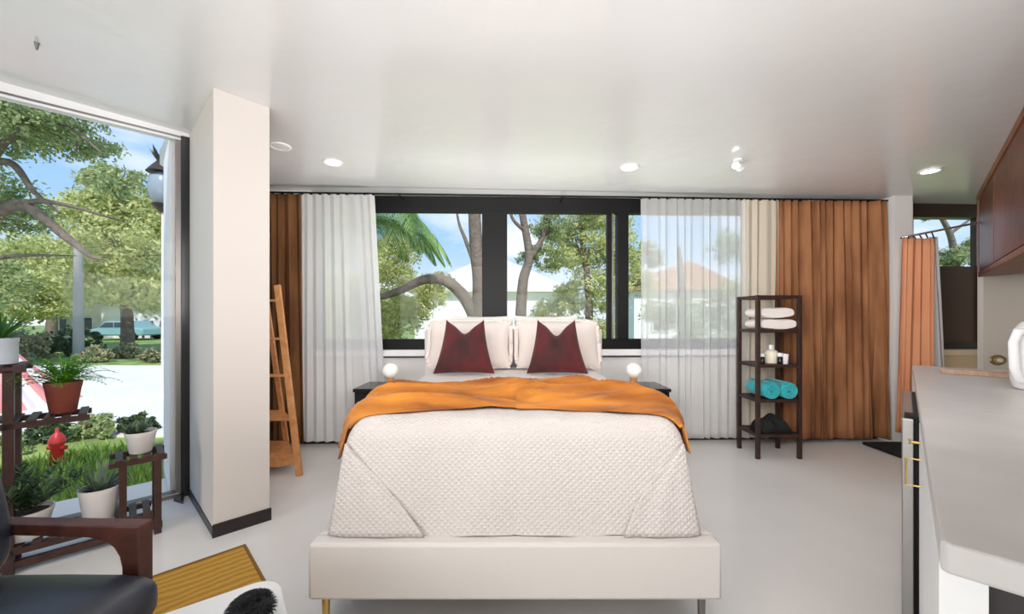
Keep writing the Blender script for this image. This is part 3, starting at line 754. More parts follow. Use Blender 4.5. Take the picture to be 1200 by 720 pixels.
for dx, dy, dz in ((.035,.04,-.035),(-.03,-.03,-.045)):
    MB().tube([(x,y,z-.01),(x+dx*.6,y+dy*.6,z+dz*.6)], .006, 8).build('arm', WHITEC, r)
    h = MB().tube([(x+dx*.6,y+dy*.6,z+dz*.6),(x+dx*1.4,y+dy*1.4,z+dz*1.4)], [.018,.03], 14).build('lamp_head', WHITEC, r, smooth=True)
    MB().tube([(x+dx*1.4,y+dy*1.4,z+dz*1.4),(x+dx*1.45,y+dy*1.45,z+dz*1.45)], [.027,.026], 14).build('bulb', DIFF, h)
x, y = -2.30, 1.90; z = ceil_z(x,y)
MB().tube([(x,y,z),(x,y,z-.035)], [.010,.004], 8).build('ceiling_hook', GREYM, label='tiny metal hook in the ceiling above the big left window', cat='hook')

# ------------------------------------------------------------------ armchair
ac = thing('armchair', 'walnut armchair with navy leather cushions at the lower left', 'armchair', (-1.5, 1.0, 0))
def cushion(x0, x1, y0, y1, z0, z1, fx=None, n=22, crown=.03, shear=0):
    m = MB()
    vs = []
    def S(a, e=.35): return math.copysign(abs(a)**e, a)
    nu, nv = 40, 20
    def fn(u, v):
        th = 2*PI*u; ph = PI*(v-.5)
        cx, cy, cz = math.cos(ph), math.cos(ph), math.sin(ph)
        x = S(math.cos(th),.28)*S(cx,.35); y = S(math.sin(th),.28)*S(cy,.35); z = S(cz,.55)
        z = z + (crown/((z1-z0)/2))*(1-x*x)*(1-y*y)*(1 if z > 0 else -.3)
        X = (x0+x1)/2+x*(x1-x0)/2; Z = (z0+z1)/2+z*(z1-z0)/2
        return (X+shear*(Z-z0), (y0+y1)/2+y*(y1-y0)/2, Z)
    m.grid(fn, nu, nv); return m
cushion(-1.74, -1.105, .70, 1.285, .30, .445).build('seat_cushion', LEATHER, ac, smooth=True)
cushion(-1.80, -1.595, .70, 1.31, .42, .95, crown=.0, shear=-.25).build('back_cushion', LEATHER, ac, smooth=True)
for yy in (1.325, .64):
    def armz(x): return .568-.02*(x+1.9)/.7+.0
    m = MB()
    # arm board with curved bracket into the front post (side profile extruded in y)
    pr = [(-1.98,.578),(-1.235,.566),(-1.235,0),(-1.285,0),(-1.292,.43),(-1.30,.465),(-1.318,.495),(-1.345,.515),(-1.40,.528),(-1.98,.545)]
    w = .027
    n = len(pr); vs = [(p[0],yy-w,p[1]) for p in pr]+[(p[0],yy+w,p[1]) for p in pr]
    m.add(vs, [tuple(range(n-1,-1,-1)), tuple(range(n,2*n))]+[(i,(i+1)%n,n+(i+1)%n,n+i) for i in range(n)])
    m.build('arm', ARMW, ac, bevel=.005)
    m = MB(); m.beam((-1.80,yy,.54),(-1.95,yy,0),.05,.04); m.build('rear_leg', ARMW, ac, bevel=.004)
m = MB(); m.box(-1.30,-1.25,.64,1.32,.24,.30); m.build('front_rail', ARMW, ac, bevel=.003)
m = MB(); m.box(-1.78,-1.25,.67,1.29,.28,.305); m.build('seat_frame', ARMW, ac, bevel=.003)
m = MB(); m.beam((-1.80,.66,.40),(-1.93,.66,.90),.04,.03); m.beam((-1.80,1.29,.40),(-1.93,1.29,.84),.04,.03); m.beam((-1.93,.66,.82),(-1.93,1.29,.82),.05,.03); m.beam((-1.82,.66,.48),(-1.82,1.29,.48),.05,.03); m.build('back_frame', ARMW, ac, bevel=.003)

# ------------------------------------------------------------------ rug, white table, black pompom
m = bpy.data.materials.new('mustard_rug'); m.use_nodes = True; nt = m.node_tree; N = nt.nodes; L = nt.links
tc = N.new('ShaderNodeTexCoord'); mp = N.new('ShaderNodeMapping'); mp.inputs['Rotation'].default_value = (0,0,PI/4); L.new(tc.outputs['Object'], mp.inputs[0])
wv = N.new('ShaderNodeTexWave'); wv.inputs['Scale'].default_value = 7; wv.inputs['Distortion'].default_value = 5; wv.inputs['Detail'].default_value = 3
L.new(mp.outputs[0], wv.inputs[0]); rp = N.new('ShaderNodeValToRGB'); rp.color_ramp.elements[0].color = rgb(166,120,38); rp.color_ramp.elements[1].color = rgb(196,148,52)
L.new(wv.outputs['Fac'], rp.inputs[0]); L.new(rp.outputs[0], N['Principled BSDF'].inputs['Base Color']); N['Principled BSDF'].inputs['Roughness'].default_value = .8
RUGM = m
RC = (-1.464,2.14)
def R(a, b): return (RC[0]-a*S2+b*S2, RC[1]-a*S2-b*S2)   # a toward lower-left, b toward lower-right
rug = thing('floor_rug', 'mustard yellow ribbed rug on the white floor beside the armchair', 'rug', (*R(.6,.5), 0))
m = MB(); m.prism([R(0,0),R(1.5,0),R(1.5,1.3),R(0,1.3)], .001, .012); m.build('rug_field', RUGM, rug, bevel=.003)
m = MB(); m.prism([R(-.012,-.012),R(1.51,-.012),R(1.51,.0),R(0,.0)], .001, .014); m.prism([R(-.012,0),R(0,0),R(0,1.31),R(-.012,1.31)], .001, .014); m.build('rug_border', mat('rug_binding', rgb(126,88,34), .8), rug)
# white rounded coffee table
ct = thing('coffee_table', 'low white round cornered table on the mustard rug, partly in frame', 'table', (*R(.75,.95), 0))
TC = (-.795, 1.335)       # far corner of the top
def Tt(a, b): return (TC[0]-a*.80+b*.60, TC[1]-a*.60-b*.80)
def rr_poly(a0, a1, b0, b1, r, n=8):
    out = []
    for ca, cb, s in ((a0+r,b0+r,180),(a1-r,b0+r,270),(a1-r,b1-r,0),(a0+r,b1-r,90)):
        for k in range(n+1):
            t = math.radians(s+90*k/n); out.append(Tt(ca+r*math.cos(t), cb+r*math.sin(t)))
    return out
m = MB(); m.prism(rr_poly(0, .62, 0, .62, .075), .345, .385); m.build('table_top', PLASTIC, ct, bevel=.006)
for a, b in ((.15,.15),(.47,.15),(.15,.47),(.47,.47)):
    m = MB(); m.lathe([(.014,.014),(.02,.345)], (*Tt(a,b),0), 12); m.build('leg', PINE, ct, smooth=True)
# black shaggy pompom
pcx, pcy, pz = (-.742, 1.115, .385)
pp = thing('fur_pompom', 'round black shaggy fur ball on the low white table', 'fur ball', (pcx, pcy, pz))
m = MB(); m.lathe([(.002+.052*math.sin(PI*k/12), pz+.041-.041*math.cos(PI*k/12)) for k in range(13)], (pcx,pcy,0), 24); m.build('core', FUR, pp, smooth=True)
m = MB(); rd = random.Random(4)
for k in range(900):
    a = rd.uniform(0,2*PI); ph = rd.uniform(-.1,1.4)
    d = Vector((math.cos(a)*math.cos(ph), math.sin(a)*math.cos(ph), math.sin(ph)*.7))
    p = Vector((pcx,pcy,pz+.041))+Vector((d.x*.050,d.y*.050,d.z*.048))
    m.blade(p, d+Vector((-.5,0,-.1)), .020, .003, .8, 3)
m.build('fur', FUR, pp, kind='stuff')

# ------------------------------------------------------------------ plant stand
E = (-2.066,2.29)
def P(t, n): return (E[0]-t*S2-n*S2, E[1]-t*S2+n*S2)     # t back towards the camera, n towards the glass
ps = thing('plant_stand', 'dark wooden tiered plant stand standing along the big left window', 'plant stand', (*P(.4,.1), 0))
def pbox(mb, t0, t1, n0, n1, z0, z1): return mb.prism([P(t0,n0),P(t1,n0),P(t1,n1),P(t0,n1)], z0, z1)
def post(t, n, h, w=.032): m = MB(); pbox(m, t-w/2, t+w/2, n-w/2, n+w/2, 0, h); m.build('post', DARKW, ps, bevel=.002)
for n in (0, .2):
    post(0, n, .46); post(.145, n, .46) ; post(.54, n, 1.00, .036); post(1.0, n, 1.0, .036)
def slat_shelf(t0, t1, z, n0=-.02, n1=.22):
    m = MB()
    for n in (n0+.015, n1-.015): pbox(m, t0, t1, n-.013, n+.013, z-.032, z-.004)
    k = 0; t = t0+.01
    while t < t1-.03:
        pbox(m, t, t+.032, n0, n1, z-.006, z+.006); t += .058
    m.build('slatted_shelf', DARKW, ps, bevel=.001)
slat_shelf(-.04, .20, .46); slat_shelf(.27, .95, .745); slat_shelf(.485, 1.0, 1.02); slat_shelf(.02, .95, .13)
for n in (0, .2):
    m = MB(); pbox(m, -.02, 1.1, n-.015, n+.015, .03, .065); m.build('bottom_rail', DARKW, ps, bevel=.002)
for t in (0, .145):
    m = MB(); pbox(m, t-.01, t+.01, 0, .2, .16, .185); m.build('cross_rail', DARKW, ps)

def pot(name_root, c, z, rb, rt, h, mt):
    m = MB(); m.lathe([(rb*.9,z),(rb,z+.004),(rt*.97,z+h*.82),(rt,z+h*.84),(rt*1.04,z+h),(rt*.96,z+h),(rt*.9,z+h*.8)], (*c,0), 26); m.build('pot', mt, name_root, smooth=True)
    m = MB(); m.lathe([(.001,z+h*.86),(rt*.92,z+h*.86),(rt*.9,z+h*.80)], (*c,0), 20); m.build('soil', SOIL, name_root)
# fern
c = P(.37,.09); r = thing('potted_fern', 'bright green fern in a terracotta pot on the middle tier of the stand', 'plant', (*c,.752))
pot(r, c, .752, .050, .070, .165, TERRA)
m = MB(); rd = random.Random(3)
for k in range(80):
    a = rd.uniform(0,2*PI); el = rd.uniform(.3,1.3); d = Vector((math.cos(a)*math.cos(el), math.sin(a)*math.cos(el), math.sin(el)))
    Lf = rd.uniform(.15,.24); p = Vector((c[0],c[1],.895)); n = 11
    for i in range(n):
        t = i/n; dd = (d+Vector((0,0,-1.2*t*t))).normalized(); q = p+dd*Lf/n
        sd = dd.cross(Vector((0,0,1))).normalized(); wl_ = .038*math.sin(PI*(.15+.85*t))
        for s in (-1, 1): m.blade(q, sd*s+dd*.5, wl_, .010, .3, 2)
        m.add([p+sd*.002, q+sd*.002, q-sd*.002, p-sd*.002], [(0,1,2,3)]); p = q
m.build('foliage', LEAF_F, r)
# top spiky plant
c = P(.575,.06); r = thing('potted_plant', 'spiky green plant in a pale glazed pot on the top tier of the stand', 'plant', (*c,1.027))
pot(r, c, 1.027, .06, .062, .13, mat('blue_white_pot', rgb(196,204,216), .2))
m = MB()
for k in range(60):
    a = rd.uniform(0,2*PI); el = rd.uniform(.2,1.4); m.blade((c[0],c[1],1.14), (math.cos(a)*math.cos(el), math.sin(a)*math.cos(el), math.sin(el)), rd.uniform(.14,.24), .014, .35, 5)
m.build('foliage', leafmat('leaf_top', rgb(36,84,34), rgb(84,132,60), .2), r)
# low stand pot
c = P(.07,.09); r = thing('potted_succulent', 'grey green succulent in a white pot on the low right tier of the stand', 'plant', (*c,.467))
pot(r, c, .467, .050, .070, .125, POTW)
m = MB()
for q in range(11):
    aa = rd.uniform(0,2*PI); rr_ = rd.uniform(0,.06); bx_, by_ = c[0]+rr_*math.cos(aa), c[1]+rr_*math.sin(aa)
    for k in range(16):
        a = rd.uniform(0,2*PI); el = rd.uniform(.2,1.4); m.blade((bx_,by_,.575+rd.uniform(0,.02)), (math.cos(a)*math.cos(el), math.sin(a)*math.cos(el), math.sin(el)), rd.uniform(.04,.075), .014, .1, 3)
m.build('foliage', LEAF_S, r)
# agave-like plant in white pot on the low shelf
c = P(.235,.07); r = thing('potted_aloe', 'grey green aloe in a white pot on the lowest tier of the stand', 'plant', (*c,.137))
pot(r, c, .137, .062, .084, .185, POTW)
m = MB()
for k in range(40):
    a = rd.uniform(0,2*PI); el = rd.uniform(.3,1.35); m.blade((c[0]+.02*math.cos(a),c[1]+.02*math.sin(a),.30), (math.cos(a)*math.cos(el), math.sin(a)*math.cos(el), math.sin(el)), rd.uniform(.10,.18), .018, .25, 5)
m.build('foliage', LEAF_S, r)
# bushy dark plant
c = P(.50,.09); r = thing('potted_shrub', 'dark bushy narrow leaved plant behind the arm of the chair', 'plant', (*c,.137))
pot(r, c, .137, .075, .10, .14, POTW)
m = MB()
for k in range(26):
    a = rd.uniform(0,2*PI); el = rd.uniform(.45,1.4); d = Vector((math.cos(a)*math.cos(el), math.sin(a)*math.cos(el), math.sin(el))); Lf = rd.uniform(.18,.32)
    for i in range(12):
        p = Vector((c[0],c[1],.25))+d*Lf*(.2+.8*i/12)
        for s in range(3):
            b = rd.uniform(0,2*PI); m.blade(p, d*.6+Vector((math.cos(b),math.sin(b),.1)), .055, .011, .4, 3)
m.build('foliage', LEAF_D, r)

# ------------------------------------------------------------------ outside
GZ = -.12
MB().box(-80, 80, -40, 90, GZ-.1, GZ).build('ground', GRASS, kind='structure')
MB().prism([(-40,4.5),(-3.9,4.5),(-7.5,11.0),(-40,12.0)], GZ, GZ+.02).build('street', PAVE, kind='structure')
m = MB(); m.prism([Wn(-.1,.12),Wn(5.6,.12),Wn(5.6,.55),Wn(-.1,.55)], GZ, -.02); m.build('terrace', PAVE, kind='structure')
# tufts of lawn outside the glass
m = MB(); rd = random.Random(12)
for k in range(7000):
    t = rd.uniform(.1,4); q = rd.uniform(.6,2.3); p = Wn(t,q)
    a = rd.uniform(0,2*PI); m.blade((p[0],p[1],GZ), (math.cos(a)*.4,math.sin(a)*.4,1), rd.uniform(.05,.14), .012, .4, 3)
m.build('lawn_grass', GRASSL, label='bright green grass blades growing just outside the big left window', cat='grass', kind='stuff')

def leaves(blobs, size, n, seed, squash=.75):
    rd = random.Random(seed); m = MB()
    tot = sum(b[3]**2 for b in blobs)
    for (x, y, z, r) in blobs:
        k = int(n*r*r/tot)
        # sub clusters for airy look
        cl = [(Vector((rd.gauss(0,1), rd.gauss(0,1), rd.gauss(0,1))).normalized()*r*rd.uniform(.35,1)) for _ in range(max(6, k//45))]
        for _ in range(k):
            c = rd.choice(cl); q = Vector((x,y,z))+Vector((c.x,c.y,c.z*squash))+Vector((rd.gauss(0,1),rd.gauss(0,1),rd.gauss(0,.7)))*r*.13
            s = size*rd.uniform(.6,1.3)
            u = Vector((rd.gauss(0,1),rd.gauss(0,1),rd.gauss(0,1))).normalized(); v = u.orthogonal().normalized()
            m.add([q-u*s, q-v*s*.45, q+u*s, q+v*s*.45], [(0,1,2,3)])
    return m
def at(px, py, Y): return ((px-600)/F*Y, Y, CZ+(HY-py)/F*Y)
def path(*a, n=6):
    pts = [Vector(p) for p in a]; out = []
    for i in range(len(pts)-1):
        p0, p1, p2, p3 = pts[max(i-1,0)], pts[i], pts[i+1], pts[min(i+2,len(pts)-1)]
        for k in range(n):
            t = k/n; out.append(.5*((2*p1)+(-p0+p2)*t+(2*p0-5*p1+4*p2-p3)*t*t+(-p0+3*p1-3*p2+p3)*t**3))
    out.append(pts[-1]); return out
def branch(m, pts, r0, r1):
    q = path(*pts); n = len(q); m.tube(q, [r0+(r1-r0)*i/(n-1) for i in range(n)], 8)
def twigs(m, blobs, root, seed, n=10, r=.02):
    rd = random.Random(seed)
    for (x, y, z, R_) in blobs:
        for _ in range(n):
            e_ = Vector((x,y,z))+Vector((rd.gauss(0,1),rd.gauss(0,1),rd.gauss(0,.7))).normalized()*R_*.8
            s = Vector((x,y,z-.2*R_)); mid = (s+e_)/2+Vector((rd.uniform(-.2,.2),rd.uniform(-.2,.2),rd.uniform(-.1,.2)))*R_
            branch(m, [s, mid, e_], r, r*.3)

# left: big oak close by (canopy over the top left)
Y = 10
bl = [(*at(20,150,10),1.0),(*at(90,160,10.5),.9),(*at(-60,230,10),1.4),(*at(15,250,11),.8),(*at(130,215,9.5),.7),(*at(-20,120,9),1.2),(*at(70,110,9.5),.9),(*at(-40,330,10),1.2)]
r = thing('oak_tree', 'large oak with long bare limbs crossing the sky outside the left window', 'tree', (-16, 10, GZ))
m = MB()
branch(m, [(-16,10,GZ),(-15.6,10,1.5),at(-60,300,10),at(-20,255,10)], .4, .22)
branch(m, [at(-40,280,10),at(20,240,10),at(80,280,10),at(105,300,10),at(125,305,10)], .18, .012)
branch(m, [at(-40,265,10),at(30,238,10),at(75,240,10),at(150,262,10)], .12, .01)
branch(m, [at(-40,200,10),at(10,190,10),at(40,225,10),at(70,250,10)], .12, .03)
branch(m, [at(-50,310,10),at(20,300,10.4),at(90,300,10.8)], .09, .01)
branch(m, [at(-30,255,10),at(-10,190,10),at(30,140,9.8),at(60,110,9.6)], .12, .03)
branch(m, [at(30,140,9.8),at(80,150,9.8),at(120,180,9.6)], .06, .02)
twigs(m, bl, None, 2, 8, .022)
m.build('trunk', BARK, r, smooth=True)
leaves(bl, .06, 24000, 21).build('foliage', LEAF_A, r)

r = thing('broadleaf_tree', 'yellow green leafy tree in the middle of the left window view', 'tree', (*at(120,400,15)[:2], GZ))
bl = [(*at(105,250,15),1.4),(*at(150,290,15),1.7),(*at(95,320,16),1.4),(*at(170,340,15),1.3),(*at(40,300,17),1.7),(*at(130,225,15),1.0),(*at(180,255,16),1.5),(*at(60,345,17),1.4),(*at(5,350,16),1.4)]
m = MB(); b0 = at(150,400,15); branch(m, [(b0[0],b0[1],GZ),at(148,360,15),at(140,320,15),at(125,270,15)], .22, .07); twigs(m, bl, None, 5, 7, .03)
m.build('trunk', BARK, r, smooth=True)
leaves(bl, .09, 30000, 22).build('foliage', LEAF_Y, r)
r = thing('background_tree', 'dusty green tree in the distance at the left window edge', 'tree', (*at(60,400,24)[:2], GZ))
bl = [(*at(0,330,24),3.2),(*at(60,320,25),2.8),(*at(110,335,25),2.2),(*at(170,300,26),3.0),(*at(215,330,26),2.6)]
m = MB(); b0 = at(60,400,24); branch(m, [(b0[0],b0[1],GZ),at(62,360,24),at(70,330,24)], .3, .1); twigs(m, bl, None, 6, 5, .04); m.build('trunk', BARK, r, smooth=True)
leaves(bl, .16, 16000, 23).build('foliage', LEAF_A, r)
# utility pole
b0 = at(92,400,13); MB().tube([(b0[0],13,GZ),(b0[0],13,CZ+(HY-288)/F*13)], [.14,.11], 12).build('utility_pole', mat('pole_grey', rgb(178,176,172), .7), smooth=True, label='pale grey pole standing among the trees outside the left window', cat='pole')
# hedge and garden shrubs beyond the street
specs = [(12,398,12,.95,LEAF_H,'olive shrub beyond the street at the left window edge'),(78,392,14,1.0,LEAF_D,'blue green shrub beyond the street behind the fern'),(108,405,12.0,.42,LEAF_H,'low brownish shrub beyond the street right of the fern'),(147,412,13.2,.42,LEAF_H,'low shrub beyond the street in front of the parked car'),(185,408,12.0,.42,LEAF_H,'reddish low shrub beyond the street at the white column')]
for i, (px, py, Y, R_, mt, lab) in enumerate(specs):
    c0 = at(px, py, Y); r = thing('garden_shrub', lab, 'shrub', (c0[0], c0[1], GZ), 'shrubs beyond the street')
    m = MB()
    for k in range(6): branch(m, [(c0[0],c0[1],GZ),(c0[0]+.2*math.cos(k),c0[1]+.2*math.sin(k),GZ+R_*.5),(c0[0]+R_*.5*math.cos(k),c0[1]+R_*.5*math.sin(k),GZ+R_*.9)], .03, .01)
    m.build('stems', BARK, r)
    leaves([(c0[0],c0[1],GZ+R_*.55,R_*.8),(c0[0]-R_*.7,c0[1],GZ+R_*.4,R_*.6),(c0[0]+R_*.7,c0[1],GZ+R_*.4,R_*.6)], .07, 2200, 40+i).build('foliage', mt, r)
# near shrubs just beyond lawn
for i, (px, Y, R_, lab) in enumerate(((52,4.3,.26,'low green shrub outside the glass behind the bushy potted plant'),(108,4.5,.26,'low green shrub outside the glass behind the potted aloe'),(160,4.7,.22,'low green shrub outside the glass behind the low tier of the stand'),(2,3.9,.24,'low green shrub outside the glass behind the stand post'))):
    x = (px-600)/F*Y; r = thing('garden_shrub', lab, 'shrub', (x,Y,GZ), 'shrubs at the lawn edge')
    m = MB()
    for k in range(5): branch(m, [(x,Y,GZ),(x+.05*math.cos(k),Y+.05*math.sin(k),GZ+R_*.4),(x+R_*.4*math.cos(k*1.3),Y+R_*.4*math.sin(k*1.3),GZ+R_*.7)], .012, .005)
    m.build('stems', BARK, r)
    leaves([(x,Y,GZ+R_*.5,R_*.7),(x-R_*.6,Y,GZ+R_*.35,R_*.5),(x+R_*.6,Y,GZ+R_*.35,R_*.5)], .035, 1500, 60+i).build('foliage', LEAF_A if i % 2 else LEAF_D, r)
# hydrant
hx, hy = (67-600)/F*3.7, 3.7
r = thing('fire_hydrant', 'small red hydrant on the grass outside the left window', 'hydrant', (hx,hy,GZ))
MB().lathe([(.06,GZ),(.06,GZ+.02),(.045,GZ+.03),(.045,GZ+.17),(.055,GZ+.18),(.055,GZ+.20)], (hx,hy,0), 18).build('barrel', REDP, r, smooth=True)
MB().lathe([(.062,GZ+.20),(.058,GZ+.23),(.035,GZ+.275),(.014,GZ+.295),(.014,GZ+.325),(.004,GZ+.33)], (hx,hy,0), 18).build('cap', REDP, r, smooth=True)
for s in (-1, 1): MB().lathe([(.022,0),(.022,s*.035)], (hx+s*.045,hy,GZ+.15), 12, 0).build('outlet', REDP, r)
# striped tent
tx, ty = at(-18,400,6)[:2]
MB().grid(lambda u, v: (tx+math.cos(2*PI*u)*(.08+.92*(1-v)**1.5)*(1+.04*math.sin(u*2*PI*18)), ty+math.sin(2*PI*u)*(.08+.92*(1-v)**1.5)*(1+.04*math.sin(u*2*PI*18)), GZ+1.35*v), 144, 16).build('striped_tent', TENT, smooth=True, label='red and white striped cone tent outside at the left edge', cat='tent')
# globe lantern outside
lx, ly = (191-600)/F*6.5, 6.5
r = thing('street_lantern', 'dark street lantern with a pale globe outside beside the white column', 'street lamp', (lx,ly,GZ))
z0 = CZ+(HY-240)/F*6.5
MB().tube([(lx,ly,GZ),(lx,ly,z0-.1)], [.025,.02], 12).build('post', EXTW, r, smooth=True)
MB().lathe([(.04,z0-.14),(.14,z0-.03),(.15,z0),(.08,z0+.01)], (lx,ly,0), 18).build('base_collar', FRAMEB, r, smooth=True)
MB().lathe([(.09,z0),(.17,z0+.10),(.20,z0+.28),(.17,z0+.44),(.10,z0+.52)], (lx,ly,0), 20).build('globe', mat('lantern_glass', rgb(150,160,172), .2), r, smooth=True)
m = MB(); m.lathe([(.22,z0+.52),(.15,z0+.62),(.07,z0+.72),(.03,z0+.9)], (lx,ly,0), 18)
for k in range(8): m.blade((lx,ly,z0+.6), (math.cos(k*PI/4),math.sin(k*PI/4),1.6), .38, .07, -.2, 4)
m.build('crown', FRAMEB, r, smooth=True)
# white houses
def house(x0, x1, y, z1, lab, wins, roof=None, ridge=0):
    r = thing('house', lab, 'house', ((x0+x1)/2, y+2, GZ), 'white houses outside')
    MB().box(x0, x1, y, y+5, GZ, z1).build('house_wall', STUCCO, r)
    if roof:
        m = MB(); m.add([(x0-.3,y-.3,z1),(x1+.3,y-.3,z1),(x1+.3,y+5.3,z1),(x0-.3,y+5.3,z1),((x0+x1)/2,y-.3,z1+ridge),((x0+x1)/2,y+5.3,z1+ridge)], [(0,1,4),(1,2,5,4),(2,3,5),(3,0,4,5),(0,3,2,1)])
        m.build('house_roof', roof, r)
    for (a, b, c_, d) in wins:
        f = MB().box(a, b, y-.06, y-.01, c_, d).build('house_window', WHITEC, r)
        MB().box(a+.08, b-.08, y-.09, y-.06, c_+.08, d-.08).build('pane', WINDK, f)
Y = 27
def X(px, Y): return (px-600)/F*Y
house(X(62,Y), X(128,Y), Y, 2.3, 'low white house beyond the shrubs, behind the fern', [(X(70,Y),X(80,Y),.2,1.3),(X(98,Y),X(110,Y),.3,1.3),(X(118,Y),X(125,Y),1.0,1.5)])
house(X(136,Y), X(205,Y), Y-1, 1.9, 'low white house with tall dark windows beyond the parked car', [(X(157,Y-1),X(164,Y-1),-.2,1.1),(X(166,Y-1),X(172,Y-1),-.2,1.1),(X(176,Y-1),X(182,Y-1),-.2,1.1),(X(188,Y-1),X(194,Y-1),-.2,1.1)])
# parked car
cx, cy = X(150,24), 24
car = thing('parked_car', 'pale teal parked car beyond the street outside the left window', 'car', (cx,cy,GZ))
CS = .82
prof = [(-2.0,.35),(-2.05,.75),(-1.2,.92),(-.7,1.38),(.7,1.40),(1.35,.95),(2.0,.88),(2.05,.35)]
def extr(pr, y0, y1, inset=0):
    n = len(pr); m = MB(); m.add([(cx+p[0]*CS,y0,GZ+p[1]*CS) for p in pr]+[(cx+p[0]*CS,y1,GZ+p[1]*CS) for p in pr], [tuple(range(n)), tuple(range(2*n-1,n-1,-1))]+[((i+1)%n,i,n+i,n+(i+1)%n) for i in range(n)]); return m
extr(prof, cy-.85, cy+.85).build('car_body', CARP, car, bevel=.08, smooth=True)
extr([(-1.05,.95),(-.62,1.30),(-.05,1.31),(-.05,.95)], cy-.87, cy-.84).build('side_window', WINDK, car)
extr([(.03,.95),(.03,1.31),(.6,1.31),(1.1,.95)], cy-.87, cy-.84).build('side_window', WINDK, car)
for wx in (-1.02, 1.06):
    for wy in (-.8, .8): MB().lathe([(.26,-.1),(.28,0),(.26,.1)], (cx+wx,cy+wy,GZ+.28), 20, 1).build('wheel', TYRE, car, smooth=True)

# back side: houses seen through the back windows
house(-4.2, 2.6, 17, 2.35, 'white house with a pitched roofline seen through the back window', [], STUCCO, 1.6)
house(5.6, 10.5, 18, 2.5, 'pale house with a terracotta roof seen through the right sheer curtain', [(6.4,7.2,.6,1.6)], ROOFT, 1.3)
def btree(lab, trunk, blobs, lm, size, n, seed, tw=8, nm='broadleaf_tree'):
    t0 = trunk[0][0][0]
    r = thing(nm, lab, 'tree', (t0[0], t0[1], GZ))
    m = MB()
    for pts, a, b in trunk: branch(m, pts, a, b)
    twigs(m, blobs, None, seed, tw, .018); m.build('trunk', BARK, r, smooth=True)
    leaves(blobs, size, n, seed).build('foliage', lm, r)
x = X(548,8)
btree('thick grey trunk with a limb bending left, outside the left back pane',
      [([(x+.12,8,GZ),at(561,380,8),at(562,330,8),at(558,290,8),at(556,230,8),at(562,180,8)], .17, .11),
       ([at(560,380,8),at(545,350,8),at(523,330,8),at(497,328,8),at(470,340,8),at(445,348,8),at(410,350,8)], .14, .05),
       ([at(558,325,8),at(570,290,8),at(575,250,8)], .07, .03),([at(557,312,8),at(545,280,8),at(538,262,8),at(533,235,8)], .05, .015)],
      [(*at(480,365,8.4),.55),(*at(455,320,8.6),.6),(*at(500,345,8.8),.5),(*at(470,290,8.8),.55),(*at(550,200,8),.5),(*at(430,370,8.6),.5),(*at(515,330,9),.4),(*at(455,385,8.8),.45)], LEAF_Y, .042, 15000, 31)
btree('forked pale trunk with sparse leaves outside the middle back pane',
      [([(X(610,9),9,GZ),at(610,380,9),at(613,330,9),at(620,300,9),at(612,250,9),at(605,200,9)], .15, .06),
       ([at(619,305,9),at(635,280,9),at(640,250,9),at(650,210,9)], .08, .03),([at(614,270,9),at(600,255,9),at(597,230,9)], .05, .02)],
      [(*at(640,270,9.2),.5),(*at(605,235,9),.4),(*at(650,240,9),.5),(*at(625,300,9.4),.4)], LEAF_A, .04, 4000, 32)
btree('dense yellow green tree filling the middle back pane',
      [([(X(690,10),10,GZ),at(690,350,10),at(685,300,10),at(680,260,10)], .12, .05)],
      [(*at(680,290,10),.85),(*at(700,340,10),.8),(*at(665,350,10.5),.6),(*at(690,250,10),.7),(*at(720,300,10),.8),(*at(650,310,11),.5),(*at(690,390,10),.7),(*at(745,330,10.5),.6),(*at(660,270,10.5),.7),(*at(640,370,11),.6),(*at(655,390,10.5),.6),(*at(715,260,10.5),.7)], LEAF_Y, .05, 24000, 33)
btree('green tree behind the right sheer curtain',
      [([(X(800,11),11,GZ),at(800,350,11),at(795,290,11)], .15, .06)],
      [(*at(790,370,11),.9),(*at(850,360,11),1.0),(*at(760,300,11),.6),(*at(860,290,12),.8),(*at(820,400,11),.9)], LEAF_A, .06, 10000, 34)
btree('green tree behind the left sheer curtain',
      [([(X(400,10),10,GZ),at(400,350,10),at(405,290,10)], .15, .06)],
      [(*at(400,350,10),1.0),(*at(440,370,10.5),.8),(*at(380,290,10),.8),(*at(450,300,10.5),.7)], LEAF_Y, .06, 11000, 35)
btree('leafy tree seen above the brown shade of the small window',
      [([(X(1120,9),9,GZ),at(1120,330,9),at(1115,280,9),at(1100,250,9)], .10, .04),([at(1112,275,9),at(1140,255,9)], .04, .02)],
      [(*at(1120,305,9),.42),(*at(1090,300,9.5),.3),(*at(1085,250,9),.25),(*at(1145,290,9.5),.4)], LEAF_A, .045, 5000, 36)
# palm fronds
pc_ = Vector(at(426,258,6.5))
r = thing('palm_tree', 'palm with long green fronds drooping outside the left back pane', 'tree', (pc_.x, pc_.y, GZ))
m = MB(); branch(m, [(pc_.x,pc_.y,GZ),(pc_.x+.1,pc_.y,1.2),(pc_.x,pc_.y,pc_.z-.1)], .14, .12); m.build('trunk', BARK, r, smooth=True)
m = MB(); rd = random.Random(9)
for k in range(34):
    a = 2*PI*k/34+rd.uniform(-.1,.1); el = rd.uniform(.1,1.0); d = Vector((math.cos(a)*math.cos(el), math.sin(a)*math.cos(el), math.sin(el)))
    p = pc_.copy(); Lf = rd.uniform(1.3,2.0); n = 34
    for i in range(n):
        t = i/n; dd = (d+Vector((0,0,-2.6*t*t))).normalized(); q = p+dd*Lf/n
        sd = dd.cross(Vector((0,0,1))).normalized()
        for s in (-1, 1): m.blade(q, sd*s*.8+dd*.7+Vector((0,0,-.35)), .42*math.sin(PI*(.12+.85*t)), .022, .5, 3)
        m.add([p+sd*.01, q+sd*.01, q-sd*.01, p-sd*.01], [(0,1,2,3)]); p = q
m.build('fronds', LEAF_P, r)

